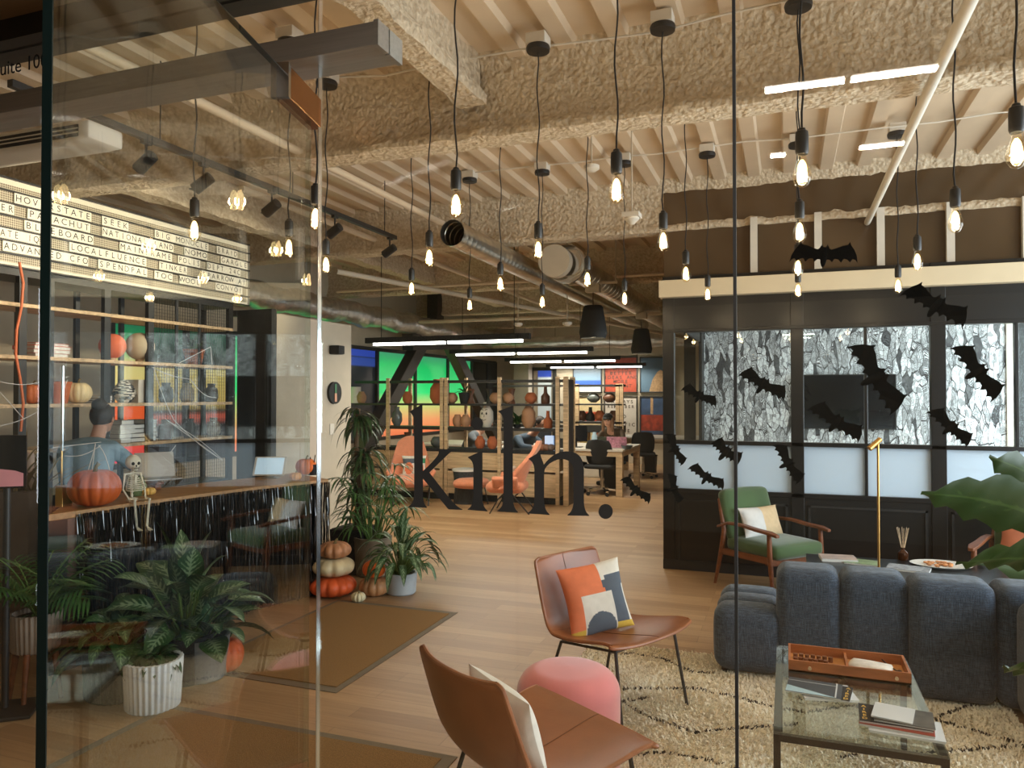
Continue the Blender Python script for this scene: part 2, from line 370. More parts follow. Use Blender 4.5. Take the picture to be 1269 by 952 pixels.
# corrugated deck ceiling, ribs running away from the glass
dk = MB(); x = XL; P = []
while x < XR:
    P += [(x, 3.62), (x+.17, 3.62), (x+.185, 3.575), (x+.285, 3.575), (x+.30, 3.62)]; x += .30
V = [(a, GY+.1, z) for a, z in P] + [(a, YB, z) for a, z in P]; n = len(P)
dk.add(V, [(i, i+1, n+i+1, n+i) for i in range(n-1)]); dk.bb((XL, GY, 3.66), (XR, YB, 3.75))
struct('ceiling', dk, M_DECK, smooth=0)
def sprayed_beam(Y0, zb=3.14, x0=XL, x1=XR, seed=0):
    prof = [(.105, zb), (.115, zb+.03), (.10, zb+.055), (.078, zb+.085), (.07, zb+.2), (.078, zb+.33), (.11, zb+.42), (.18, 3.64),
            (-.18, 3.64), (-.11, zb+.42), (-.078, zb+.33), (-.07, zb+.2), (-.078, zb+.085), (-.10, zb+.055), (-.115, zb+.03), (-.105, zb), (-.03, zb-.006), (.04, zb-.006)]
    m = MB(); k = len(prof); nx = int((x1-x0)/.05)
    V = []
    for i in range(nx+1):
        xx = x0+(x1-x0)*i/nx
        for y, z in prof:
            q = Vector((xx*6, y*9+seed*7, z*9)); d = noise.noise(q)*.014 + noise.noise(q*2.7)*.008
            V.append((xx, Y0+y+(d if y > 0 else -d), z+(d*.8 if z < 3.6 else 0)))
    m.add(V, [(i*k+j, i*k+(j+1) % k, (i+1)*k+(j+1) % k, (i+1)*k+j) for i in range(nx) for j in range(k)])
    o = struct('ceiling_beam', m, M_SPRAY, smooth=60); return o
for i, y in enumerate((4.22, 7.2, 10.2, 13.2, 16.2)): sprayed_beam(y, seed=i)
# a deep sprayed beam running away from the glass and a haunch by the reception side
hb = MB(); k = 12
for i in range(41):
    pass
def long_beam(X0, y0, y1, w, zb):
    m = MB(); n = int((y1-y0)/.06); prof = [(-w, zb), (w, zb), (w*1.1, zb+.05), (w*.6, zb+.12), (w*.6, 3.64), (-w*.6, 3.64), (-w*.6, zb+.12), (-w*1.1, zb+.05)]; k = len(prof); V = []
    for i in range(n+1):
        yy = y0+(y1-y0)*i/n
        for a, z in prof:
            q = Vector((a*9, yy*6, z*9)); d = noise.noise(q)*.015+noise.noise(q*3)*.008; V.append((X0+a+d, yy, z+(d if z < 3.6 else 0)))
    m.add(V, [(i*k+j, i*k+(j+1) % k, (i+1)*k+(j+1) % k, (i+1)*k+j) for i in range(n) for j in range(k)]); struct('ceiling_beam', m, M_SPRAY, smooth=60)
long_beam(-1.75, GY+.15, 4.1, .08, 3.32)
long_beam(-5.0, 4.3, 13.0, .09, 3.25)
# outer walls
struct('wall_right', mbb(((XR, -6, 0), (XR+.15, GY, 3.7)), ((XR, GY, 0), (XR+.15, YB, .35)), ((XR, GY, 2.85), (XR+.15, YB, 3.7)), ((XR+.05, GY, .3), (XR+.15, YB, 2.9))), M_WALL, smooth=0)
wm = MB()
for y in (1.9, 3.1, 4.3, 5.5, 6.7): wm.bb((3.93, y-.03, .35), (3.99, y+.03, 2.85))
wm.bb((3.93, 1.9, .35), (3.99, 6.7, .41)).bb((3.93, 1.9, 2.79), (3.99, 6.7, 2.85))
struct('window_5', wm, M_BLACK, smooth=0)
# left wall: plaster band above, coloured film windows between, dark sill below
struct('wall_left', mbb(((XL-.15, -6, 0), (XL, 6.08, 3.7)), ((XL-.15, 6.08, 2.42), (XL, YB, 3.7)), ((XL-.15, 6.08, 0), (XL, YB, .82))), M_WALL, smooth=0)
srf = srgb
GREEN, ORNG, YEL, BLU = srf(28, 214, 118), srf(240, 96, 44), srf(236, 208, 120), srf(58, 84, 180)
f_green = m_gradient('window_film_green', [(0, srf(226, 110, 70)), (.18, srf(226, 150, 100)), (.36, srf(190, 200, 120)), (.52, srf(40, 220, 120)), (.85, srf(24, 196, 104)), (1, srf(60, 150, 110))], z0=.84, z1=2.4, strength=.85)
f_orange = m_gradient('window_film_orange', [(0, srf(236, 60, 90)), (.2, srf(242, 92, 44)), (.42, srf(244, 100, 46)), (.47, srf(240, 214, 130)), (.72, srf(228, 210, 130)), (.8, srf(30, 170, 100)), (1, srf(30, 120, 80))], z0=.84, z1=2.4, strength=.75)
f_blue = m_gradient('window_film_blue', [(0, (.01, .012, .015)), (.80, (.012, .014, .018)), (.82, srf(50, 80, 170)), (.90, srf(50, 80, 170)), (.905, (.02, .03, .04)), (.92, srf(50, 80, 190)), (1, srf(50, 80, 190))], z0=.84, z1=2.4, strength=.5)
ys = [6.08, 6.6, 7.15, 7.95, 8.9, 10.0, 10.7, 11.65, 13.1, 14.6, 15.9, 17.4]
f_yel = m_gradient('window_film_yellow', [(0, (.015,.015,.018)), (.25, (.02,.02,.025)), (.32, srf(200,90,70)), (.36, srf(60,50,40)), (.42, srf(200,170,90)), (.68, srf(210,190,110)), (.74, (.02,.025,.022)), (1, srf(20,90,60))], z0=.84, z1=2.4, strength=.5)
kinds = [f_orange, f_yel, f_yel, f_green, f_green, f_green, f_blue, f_green, f_green, f_green, mat('dark_window_glass', (.02, .022, .025), .1)]
for i, (a, b) in enumerate(zip(ys, ys[1:])):
    w = struct('window_%d' % (10+i), mbb(((XL-.06, a+.03, .84), (XL-.03, b-.03, 2.40))), kinds[i], smooth=0)
    fr = MB(); fr.bb((XL-.08, a-.03, .8), (XL+.02, a+.03, 2.44)).bb((XL-.08, a, .8), (XL+.02, b, .86)).bb((XL-.08, a, 2.38), (XL+.02, b, 2.44))
    obj('window_frame', fr, M_BLACK, w, smooth=0)
struct('wall_back', mbb(((XL, YB, 0), (XR, YB+.15, 3.7))), M_WALL, smooth=0)
# dark bay and pale return wall at the end of the left side
struct('wall_back_bay', mbb(((XL, 16.9, 0), (XL+.1+PY(640, 400, 17.4).x-XL-.9, YB, 2.42))), mat('dark_blue_grey_wall', srf(44, 48, 52), .6), smooth=0)
# pale pier with the clock
pier = mbb(((-5.25, 6.25, 0), (-4.8, 7.62, 2.42)))
struct('wall_pier', pier, M_WALL, smooth=0)
struct('trim_1', mbb(((-5.22, 6.17, 0), (-4.80, 6.248, 2.46)), ((-5.3, 6.16, 2.40), (-5.22, 6.25, 2.46))), M_BLACK, smooth=0)
# lobby behind the camera
struct('ceiling_lobby', mbb(((XL, -6, 2.66), (XR, GY-.02, 2.76))), mat('lobby_soffit_brown', srf(120, 100, 76), .6, var=.05), smooth=0)
struct('wall_front', mbb(((XL-.15, -6.15, 0), (XR+.15, -6, 3.7)), ((XL, GY-.02, 2.66), (XR, GY+.12, 3.7)), ((XL, GY-.03, 0), (-3.2, GY+.05, 2.7))), M_WALL, smooth=0)
struct('trim_2', mbb(((-3.2, GY-.05, 2.60), (XR, GY+.07, 2.67))), M_BLACK, smooth=0)
# ---------------------------------------------------------------- glass front
def pane(name, x0, x1, z0, z1, m=M_GLASS):
    g = MB(); g.bb((x0, GY-.006, z0), (x1, GY+.006, z1)); o = struct(name, g, [m], smooth=0)
    e = MB(); e.bb((x0, GY-.0062, z0), (x0+.0012, GY+.0062, z1)); return o
X_H = PY(393, 400, GY).x; X_J = PY(911, 400, GY).x; X_LP = PY(50, 400, GY).x
w1 = pane('window_1', X_H+.012, X_J-.002, .0, 2.6)
obj('seal', mbb(((X_H+.0050, GY-.007, .0), (X_H+.0062, GY+.008, 2.6))), M_CHROME, w1, smooth=0)
w2 = pane('window_2', X_J+.002, XR, .0, 2.6)
obj('joint_seal', mbb(((X_J-.003, GY-.007, 0), (X_J+.003, GY+.007, 2.6))), M_MATTE, w2, smooth=0)
w3 = pane('window_3', -3.2, X_H+.0, 2.46, 2.6)
w4 = pane('window_4', -3.2, X_LP, 0, 2.40)
# transom rail above the door
rail = MB(); XE = PY(477, 80, GY).x
rail.bb((-3.2, GY-.05, 2.395), (XE, GY+.06, 2.45)); r_o = struct('trim_3', rail, M_STEEL, smooth=0, bevel=.002)
obj('end_cap', mbb(((XE, GY-.052, 2.393), (XE+.012, GY-.004, 2.452)), ((XE, GY+.002, 2.393), (XE+.012, GY+.062, 2.452))), M_STEEL, r_o, smooth=0)
tm = frame_facing((PY(62, 80, GY).x, GY-.007, PY(40, 80, GY).z), (1, 0, 0))
tt = text_obj('lettering', 'Suite 100', .058, M_MATTE, w3, tm, align='RIGHT')
# the open door leaf
dirn = Vector((.2419, -.9703, 0)).normalized(); DW, DT = .890, 2.30
hinge = Vector((PY(388, 400, GY).x, GY, 0))
door = thing('door_1', '', ''); del door['label']; del door['category']; door['kind'] = 'structure'; door.location = hinge; door.rotation_euler = (0, 0, math.atan2(dirn.y, dirn.x))
obj('door_leaf', mbb(((.035, -.0065, .01), (DW-.002, .0065, DT))), M_DGLASS, door, smooth=0)
obj('door_edge', mbb(((DW-.002, -.0065, .01), (DW, .0065, DT))), M_EDGE, door, smooth=0)
obj('hinge_edge', mbb(((.033, -.0065, .01), (.035, .0065, DT))), M_DGLASS, door, smooth=0)
obj('top_edge', mbb(((.035, -.0065, DT), (DW, .0065, DT+.002))), M_EDGE, door, smooth=0)
pt = MB(); pt.bb((-.01, -.018, DT-.055), (.19, .018, DT+.015)); obj('pivot_patch', pt, mat('metal_orange_reflection', srf(176, 120, 70), .25, .95, var=.1), door, smooth=0, bevel=.002)  # orange reflection on the metal patch is put into its base colour
obj('patch_end', mbb(((.188, -.02, DT-.058), (.20, .02, DT+.018))), M_CHROME, door, smooth=0)
# ---------------------------------------------------------------- meeting room behind the black partition
MY = 7.05
def X_(px): return PY(px, 480, MY).x
def Z_(py, px=837): return PY(px, py, MY).z
zT, zM, zB = Z_(411), Z_(548), Z_(606)
xs0, xs1 = X_(822), XR
cut = [(X_(822), X_(836)), (X_(980), X_(996)), (X_(1153), X_(1172)), (X_(1350), X_(1372))]
pw = MB()
for a, b in cut: pw.bb((a, MY-.03, 0), (b, MY+.06, 2.7))
pw.bb((xs0, MY-.02, zT), (xs1, MY+.05, 2.7)); pw.bb((xs0, MY-.02, 0), (xs1, MY+.05, zB-.02)); pw.bb((xs0, MY-.03, zB-.03), (xs1, MY+.06, zB+.01)); pw.bb((xs0, MY-.03, zM-.015), (xs1, MY+.06, zM+.02)); pw.bb((xs0, MY-.035, zT-.01), (xs1, MY+.06, zT+.02))
for px in (911, 1073, 1260, 1310): pw.bb((X_(px)-.012, MY-.02, zB), (X_(px)+.012, MY+.05, zT))
mw = struct('wall_meeting_room', pw, M_BLACKG, smooth=0, bevel=.003)
wps = MB()
for a, b in ((836, 980), (996, 1153), (1172, 1350)):
    x0, x1 = X_(a)+.03, X_(b)-.03; z0, z1 = .06, zB-.09
    for q in ((x0, z0, x1, z0+.02), (x0, z1-.02, x1, z1), (x0, z0, x0+.02, z1), (x1-.02, z0, x1, z1)): wps.bb((q[0], MY-.035, q[1]), (q[2], MY-.02, q[3]))
obj('wainscot_moulding', wps, M_BLACK, mw, smooth=0)
obj('baseboard', mbb(((xs0, MY-.04, 0), (xs1, MY-.02, .09))), M_BLACK, mw, smooth=0)
m_frost, nt, b = nodes_mat('frosted_glass_film'); b.inputs['Base Color'].default_value = (.70, .76, .82, 1); b.inputs['Roughness'].default_value = .35
tl = nt.nodes.new('ShaderNodeBsdfTranslucent'); tl.inputs[0].default_value = (.78, .88, .96, 1); ms = nt.nodes.new('ShaderNodeMixShader'); ms.inputs[0].default_value = .60
nt.links.new(b.outputs[0], ms.inputs[1]); nt.links.new(tl.outputs[0], ms.inputs[2]); nt.links.new(ms.outputs[0], nt.nodes['Material Output'].inputs[0])
wn = 6
for a, b in ((836, 980), (996, 1153), (1172, 1350), (1372, 1500)):
    x0, x1 = X_(a), min(X_(b), XR)
    w = struct('window_%d' % wn, mbb(((x0, MY+.005, zM), (x1, MY+.017, zT))), M_GLASS, smooth=0); wn += 1
    obj('frosted_pane', mbb(((x0, MY+.003, zB), (x1, MY+.013, zM))), m_frost, w, smooth=0)
# header beam above the partition with a dark glazed band over it
zb0, zb1 = PY(820, 369, MY-.1).z, PY(820, 348, MY-.1).z
struct('trim_4', mbb(((X_(819), MY-.12, zb0), (XR, MY+.06, zb1))), mat('cream_paint', srf(224, 206, 172), .5, var=.03), smooth=0, bevel=.004)
st = MB()
for px in (935, 1015, 1093, 1180, 1275): st.bb((X_(px)-.03, MY+.0, zb1), (X_(px)+.03, MY+.05, 3.2))
struct('trim_5', st, M_WHITE, smooth=0)
struct('wall_upper_band', mbb(((xs0, MY+.06, 2.68), (XR, MY+.08, 3.6))), mat('dark_glazed_band', srf(84, 66, 46), .12, var=.25, scale=1.5), smooth=0)
# inside the meeting room
MB2 = 10.35
struct('wall_wallpaper', mbb(((PY(870, 480, MB2).x, MB2, 0), (PY(1247, 480, MB2).x, MB2+.08, 2.7))), M_PAPER, smooth=0)
struct('wall_meeting_side', mbb(((xs0, MY+.06, 0), (xs0+.02, MB2, .75)), ((xs0, MY+.06, 2.3), (xs0+.02, MB2, 2.7)), ((xs0, MB2-.3, 0), (xs0+.04, MB2, 2.7)), ((PY(848, 480, MB2).x, MB2-.02, 0), (PY(862, 480, MB2).x, MB2+.03, 2.7))), M_BLACK, smooth=0)
struct('wall_meeting_back', mbb(((xs0, MB2+.08, 0), (XR, MB2+.14, 2.7))), mat('dark_grey_wall', srf(46, 48, 50), .5), smooth=0)
struct('ceiling_meeting_room', mbb(((xs0, MY+.08, 2.70), (XR, MB2+.14, 2.76))), M_WHITE, smooth=0)
struct('trim_6', mbb(((PY(1247, 480, MB2).x, MB2-.03, 0), (PY(1256, 480, MB2).x, MB2+.02, 2.7))), M_WHITE, smooth=0)
wmr = MB()
for y in (7.3, 8.7, 10.1): wmr.bb((3.33, y-.03, .5), (3.39, y+.03, 2.7))
wmr.bb((3.33, 7.2, .4), (3.39, 10.2, .5)); struct('window_30', wmr, M_BLACK, smooth=0)
# entrance mats set into the floor
def mat_strip(pts, name, lab):
    m = MB(); m.add([(p.x, p.y, .004) for p in pts]+[(p.x, p.y, .0005) for p in pts], [(0, 1, 2, 3), (7, 6, 5, 4), (0, 4, 5, 1), (1, 5, 6, 2), (2, 6, 7, 3), (3, 7, 4, 0)])
    c = sum((Vector(p) for p in pts), Vector())/4; i = MB(); Q = [c+(Vector(p)-c).normalized()*((Vector(p)-c).length-.075) for p in pts]
    i.add([(p.x, p.y, .009) for p in Q]+[(p.x, p.y, .002) for p in Q], [(0, 1, 2, 3), (0, 4, 5, 1), (1, 5, 6, 2), (2, 6, 7, 3), (3, 7, 4, 0)])
    t = thing(name, lab, 'doormat'); obj('border', m, mat('grey_mat_border', srf(112, 100, 84), .7), t, smooth=0)
    obj('coir_field', i, mat('tan_coir', srf(148, 112, 66), .95, var=.22, scale=120, bump=.6, bscale=220), t, smooth=0)
a, b_ = G(570, 760), G(413, 859); xr = (a.x+b_.x)/2
mat_strip([Vector((xr, b_.y, 0)), Vector((xr, a.y, 0)), Vector((-3.3, a.y, 0)), Vector((-3.3, b_.y, 0))], 'entrance_mat', 'tan coir entrance mat with grey border in front of the stacked pumpkins')
b2 = G(567, 939); mat_strip([Vector((b2.x, 1.65, 0)), Vector((b2.x, b2.y, 0)), Vector((-3.0, b2.y+.0, 0)), Vector((-3.0, 1.65, 0))], 'entrance_mat', 'tan coir entrance mat just inside the glass door, nearest the viewer')
# ---------------------------------------------------------------- ducts and pipes
def spiral_duct(x, z, y0, y1, r, lab, ribs=.10, m=M_DUCT, cap=False):
    mb = MB(); prof = []; n = int((y1-y0)/ribs)
    pts, rs = [], []
    for i in range(n):
        y = y0+i*ribs
        for dy, rr in ((0, r), (ribs-.02, r), (ribs-.012, r*1.035), (ribs-.004, r*1.035)): pts.append((x, y+dy, z)); rs.append(rr)
    pts.append((x, y1, z)); rs.append(r)
    mb.tube(pts, rs, 28, cap=cap); return tag(obj('air_duct', mb, m, smooth=30), lab, 'duct')
spiral_duct(-2.66, 2.98, 5.79, 14.8, .112, 'round spiral duct with open cut end under the ceiling')
o = spiral_duct(-2.09, 2.965, 7.36, 14.8, .148, 'wider round spiral duct with pale capped end behind the pendant bulbs', ribs=.17)
cp = MB(); cp.tube([(-2.20, 7.24, 2.96), (-2.20, 7.36, 2.96)], .165, 28); obj('end_cap', cp, M_WALL, o); ri = MB(); ri.tube([(-2.12, 7.42, 2.95), (-2.12, 7.46, 2.95)], .20, 28); obj('flange', ri, M_CHROME, o)
fl = MB(); pts = []; rs = []
for i in range(80):
    y = 7.3+i*.12; pts.append((-6.25+.03*math.sin(i*.9), y, 2.86+.02*math.sin(i*.7))); rs.append(.17+.012*math.sin(i*2.1)+.008*math.sin(i*5.3))
fl.tube(pts, rs, 20); tag(obj('foil_duct', fl, M_FOIL, smooth=80), 'wrinkled silver foil duct running along the left wall above the counter', 'duct')
pts = [(-5.6+.02*math.sin(i), 10.9+.0*i, 2.62+.01*math.sin(i*2)) if 0 else (-5.9+i*.2, 15.0, 2.70+.012*math.sin(i*1.7)) for i in range(24)]
fl = MB(); fl.tube(pts, [.13+.01*math.sin(i*2.3) for i in range(24)], 16); tag(obj('foil_duct', fl, M_FOIL, smooth=80), 'silver foil duct crossing above the far linear lights', 'duct')
fd = [q for q in COL.objects if q.name == 'foil_duct.001'][0]
for x in (-5.2, -3.6, -2.0): q = MB(); q.tube([(x, 15.0, 2.8), (x, 15.0, 3.6)], .006, 6); obj('hanger', q, M_STEEL, fd)
def pipe(pts, r, m, lab, name='ceiling_pipe', cat='pipe'): q = MB(); q.tube(pts, r, 10); return tag(obj(name, q, m), lab, cat)
pipe([(-3.0, GY+.15, 3.2), (-3.0, 16, 3.2)], .028, M_DECK, 'cream sprinkler pipe running away above the black track')
pipe([(.66, GY+.15, 3.09), (.66, 7.6, 3.09)], .026, M_WHITE, 'white sprinkler pipe crossing above the lounge chairs')
pipe([(-4.2, 5.0, 3.3), (-4.2, 16, 3.25)], .03, M_DECK, 'cream pipe above the reception counter side')
pipe([(-4.6, 7.0, 2.95), (-1.75, 14.4, 2.68)], .03, M_WALL, 'pale diagonal pipe below the foil duct')
pipe([(-5.9, 9.0, 3.05), (-1.2, 9.0, 3.05)], .022, M_DECK, 'thin cream pipe crossing in front of the round ducts')
pipe([(-5.9, 11.5, 2.85), (-1.2, 11.5, 2.85)], .03, M_DECK, 'cream pipe crossing above the black dome lamps')
def conduit(Y, z, x0, x1, seed, lab):
    rnd = random.Random(seed); p = []; xx = x0
    while xx < x1: p.append((xx, Y+rnd.uniform(-.04, .04), z+rnd.uniform(-.02, .01))); xx += .33
    pipe(p, .006, M_WHITE, lab, 'ceiling_cable', 'cable')
conduit(3.95, 3.545, -2.6, 3.5, 1, 'thin white cable linking the second row of pendants')
conduit(6.0, 3.545, -2.6, 3.5, 2, 'thin white cable linking the fourth row of pendants')
conduit(4.95, 3.545, -2.6, 3.5, 3, 'thin white cable linking the third row of pendants')
# steel brace in front of the coloured windows
br = MB(); XB = -6.35
A = PX(522, 424, XB); B = PX(436, 585, XB); C = PX(556, 424, XB); D = PX(612, 540, XB)
br.beam(A, B, .20, .26); br.beam(C, D, .20, .26); br.beam(PX(505, 424, XB), PX(566, 424, XB), .22, .30); br.beam((A+C)/2, ((A.x+C.x)/2, (A.y+C.y)/2, 3.6), .22, .3)
struct('steel_brace', br, mat('dark_bronze_steel', srf(52, 44, 38), .5), smooth=0, bevel=.01)
# ================================================================ LETTERS (cached glyph shapes)
_GL = {}
def glyph(ch, bold=0.0):
    k = (ch, bold)
    if k not in _GL:
        me = text_mesh(ch, 1.0, 0.0, 'CENTER', bold=bold); me.calc_loop_triangles()
        _GL[k] = ([v.co.copy() for v in me.vertices], [tuple(p.vertices) for p in me.polygons]); bpy.data.meshes.remove(me)
    return _GL[k]
for ch in 'ABCDEFGHIJKLMNOPQRSTUVWXYZ24': glyph(ch); glyph(ch, .02); glyph(ch, .012); glyph(ch, .03)
def put_glyph(mb, ch, M, size, bold=0.0, sx=1.0):
    v, f = glyph(ch, bold); mb.add([M @ Vector((p.x*size*sx, p.y*size, 0)) for p in v], f)
def put_line(mb, s, M, size, adv, bold=0.0, sx=1.0):   # centred line of spaced letters
    x = -adv*(len(s)-1)/2
    for ch in s:
        if ch != ' ': put_glyph(mb, ch, M @ Matrix.Translation((x, 0, 0)), size, bold, sx)
        x += adv
# ================================================================ PENDANT BULBS
m_fil = emis('glowing_filament', (1.0, 0.66, 0.30), 38, (1, .8, .5))
M_BULB = glassmat('bulb_glass', (1.0, .93, .80), ior=1.35)
m_glow = emis('bulb_glow', (1.0, 0.74, 0.40), 5.0, (1, .8, .5))
ZB = 2.385
def pendant(pos, lab, grp, power=11, ztop=3.50, seed=0, plate=True):
    t = thing('pendant_lamp', lab, 'lamp', (pos.x, pos.y, 0), 0, grp); r = random.Random(seed)
    if plate:
        c = MB(); c.lathe([(.02, ztop-.035), (.062, ztop-.03), (.066, ztop-.012), (.062, ztop)], n=24); obj('canopy', c, M_BLACK, t)
        j = MB(); j.box((0, 0, ztop+.03), (.11, .11, .06)); obj('junction_box', j, M_WHITE, t, smooth=0, bevel=.004)
    zs = ZB+.15; n = 14; a = r.uniform(0, 6); p = [(.006*math.sin(a+i*1.1)*(1 if 0 < i < n else 0), .005*math.cos(a+i*.9)*(1 if 0 < i < n else 0), ztop-.03+(zs-ztop+.03)*i/n) for i in range(n+1)]
    c = MB(); c.tube(p, .0038, 6); obj('cord', c, M_MATTE, t)
    s = MB(); s.lathe([(.004, zs+.012), (.012, zs+.008), (.014, zs), (.021, zs-.004), (.0225, zs-.02), (.0225, zs-.075), (.019, zs-.085), (.0, zs-.085)], n=18); obj('socket', s, M_BLACK, t)
    zb = ZB+.065
    b = MB(); b.lathe([(.013, zb), (.015, zb-.012), (.022, zb-.035), (.030, zb-.06), (.032, zb-.075), (.028, zb-.095), (.016, zb-.112), (0, zb-.118)], n=20); bo = obj('bulb', b, M_BULB, t, smooth=80)
    f = MB(); f.ell((0, 0, zb-.06), (.017, .017, .042), 14); obj('glow_core', f, m_glow, bo, smooth=80)
    w = MB()
    for k in range(4): a = k*PI/2+.4; w.tube([(.004*math.cos(a), .004*math.sin(a), zb-.02), (.016*math.cos(a), .016*math.sin(a), zb-.095)], .0016, 5)
    obj('filament', w, m_fil, bo)
    l = bpy.data.lights.new('bulb_light', 'POINT'); l.energy = power; l.color = (1.0, .81, .60); l.shadow_soft_size = .022
    o = bpy.data.objects.new('bulb_light', l); COL.objects.link(o); o.parent = t; o.location = (0, 0, ZB-.0)
    return t
ROWS = [('nearest', [(241, 280), (391, 270), (565, 255), (764, 240), (994, 217), (1260, 205)]),
        ('second', [(404, 328), (532, 310), (667, 310), (822, 303), (991, 290), (1184, 283)]),
        ('third', [(358, 308), (510, 358), (620, 350), (728, 348), (850, 343), (989, 338), (1137, 330)]),
        ('farthest', [(582, 378), (672, 375), (774, 375), (877, 368), (989, 365), (1113, 355)])]
k = 0
for rn, pts in ROWS:
    yy = {'nearest': 2.83, 'second': 3.86, 'third': 4.95, 'farthest': 6.03}[rn]
    for i, (x, y) in enumerate(pts):
        p = G(x, y, ZB)
        if (x, y) == (358, 308): q = p
        else: q = PY(x, y, yy)
        pendant(q, 'filament bulb, %s from the left in the %s row of hanging bulbs' % (ORD[i], rn), 'filament bulbs hanging in rows over the lounge', seed=k); k += 1
# ================================================================ TRACK LIGHTS
XT = -3.42; ya, yb = PX(145, 150, XT).y, PX(490, 300, XT).y
tr = thing('track_light_rail', 'long black track rail hanging under the ceiling on the reception side', 'track rail', (XT, 0, 0))
m = MB(); m.bb((-.018, ya-.6, 3.05), (.018, yb, 3.085)); obj('rail', m, M_BLACK, tr, smooth=0)
for y in (ya+.3, (ya+yb)/2, yb-.2): m = MB(); m.tube([(0, y, 3.08), (0, y, 3.55)], .004, 6); obj('hanger', m, M_MATTE, tr)
LB = Vector((-5.2, 5.0, 2.8))
for i, (x, y) in enumerate(((181, 187), (252, 213), (337, 243), (415, 273), (483, 300))):
    p = PX(x, y, XT); t = thing('track_spotlight', 'black cylindrical spotlight on the track rail, %s from the left' % ORD[i], 'spotlight', (XT, p.y, 3.05), 0, 'spotlights on the black track')
    d = Vector((-.8, .1, -.42)).normalized() if i != 1 else Vector((-.65, -.2, -.5)).normalized()
    m = MB(); m.box((0, 0, -.01), (.03, .06, .02)).tube([(0, 0, 0), (0, 0, -.09)], .007, 8); obj('bracket', m, M_BLACK, t)
    c = Vector((0, 0, -.12)); m = MB(); m.tube([c-d*.065, c-d*.06, c+d*.07, c+d*.07], [.028, .036, .038, .034], 20); h = obj('lamp_head', m, M_BLACK, t)
    m = MB(); m.tube([c+d*.0705, c+d*.071], .028, 16); obj('lens', m, emis('spot_lens', (1, .85, .6), 3.0), h)
    l = bpy.data.lights.new('spot_beam', 'SPOT'); l.energy = 110; l.color = (1, .84, .62); l.spot_size = 1.3; l.spot_blend = .7; l.shadow_soft_size = .03
    o = bpy.data.objects.new('spot_beam', l); COL.objects.link(o); o.parent = t; o.location = c+d*.08; tgt = Vector((-1.8, (-.2 if i < 3 else -.9)+.2*i-.3, -.35))
    o.rotation_euler = tgt.to_track_quat('-Z', 'Y').to_euler()
# ================================================================ LETTER BOARD
XBD = -5.2; yR = PX(308, 340, XBD).y; zt, zbm = PX(309, 304, XBD).z, PX(308, 379, XBD).z; pitch = (zt-zbm)/7
bd = thing('letter_board', 'long white letter board of member names in black capitals above the shelves', 'sign', (0, 0, 0))
m = MB(); m.bb((XBD-.10, 2.6, zbm), (XBD-.012, yR, zt)); obj('backing', m, mat('board_cream', srf(232, 222, 200), .5, var=.03), bd, smooth=0)
mg, nt, b = nodes_mat('perforated_felt'); N = nt.nodes; L = nt.links; tc = N.new('ShaderNodeTexCoord'); ck = N.new('ShaderNodeTexVoronoi'); ck.inputs['Scale'].default_value = 62; ck.inputs['Randomness'].default_value = 0
L.new(tc.outputs['Object'], ck.inputs[0]); rp = N.new('ShaderNodeValToRGB'); L.new(ck.outputs[0], rp.inputs[0]); rp.color_ramp.elements[0].position = .3; rp.color_ramp.elements[1].position = .5
rp.color_ramp.elements[0].color = c4(srf(110, 96, 76)); rp.color_ramp.elements[1].color = c4(srf(206, 194, 168)); L.new(rp.outputs[0], b.inputs['Base Color'])
m = MB(); m.bb((XBD-.012, 2.6, zbm+.03), (XBD-.008, yR-.02, zt-.045)); obj('grid_panel', m, mg, bd, smooth=0)
for i in range(8):
    z = zbm+pitch*i; m = MB(); m.bb((XBD-.012, 2.6, z-.006), (XBD+.012, yR+.01, z+.006)); obj('ledge', m, M_BLACK, bd, smooth=0)
m = MB(); m.bb((XBD-.1, yR, zbm), (XBD, yR+.015, zt)); obj('end_frame', m, M_STEEL, bd, smooth=0)
TXT = [(1, 'HOVERSTATE', 65, 445), (1, 'SEEK', 497, 628), (1, 'BIG MONOCLE', 757, 1022), (1, 'BRAID', 1063, 1165),
       (2, 'ER', -10, 66), (2, 'PARACHUT', 130, 440), (2, 'NATIONAL LAND', 497, 850), (2, 'NOMO', 903, 1017), (2, 'GARGLE', 1083, 1214),
       (3, 'BLUEBOARD', 115, 457), (3, 'MAINFRAME', 585, 843), (3, 'POLIS', 872, 983), (3, 'DEPT 24C', 1015, 1180),
       (4, 'ATE IQ', -8, 190), (4, 'LOCALFLUENCE', 337, 717), (4, 'TINKER', 780, 918), (4, 'SPARROW AI', 990, 1207),
       (5, 'ADVANCED CFO', 10, 432), (5, 'SPENDPAL', 480, 722), (5, 'TOC', 757, 847), (5, 'WOOL', 880, 985), (5, 'CONVOI', 1058, 1190)]
M_TILE = mat('white_letter_tile', srf(244, 236, 216), .4, var=.02)
for row, s, x0, x1 in TXT:
    y0, y1 = PX(x0/3.966, 330, XBD).y, PX(x1/3.966, 330, XBD).y; st = (y1-y0)/len(s); zc = zt-pitch*(row+.5)+.003; a = MB(); g = MB()
    for i, ch in enumerate(s):
        yc = y0+st*(i+.5); a.box((XBD+.002, yc, zc), (.006, st*.97, pitch*.80))
        if ch != ' ': put_glyph(g, ch, frame_facing((XBD+.0058, yc, zc-.001), (0, 1, 0)), pitch*.78, 0.0, sx=min(1.15, st/(pitch*.72)))
    to = obj('letter_tiles', a, M_TILE, bd, smooth=0); obj('letters', g, M_MATTE, to, smooth=0)
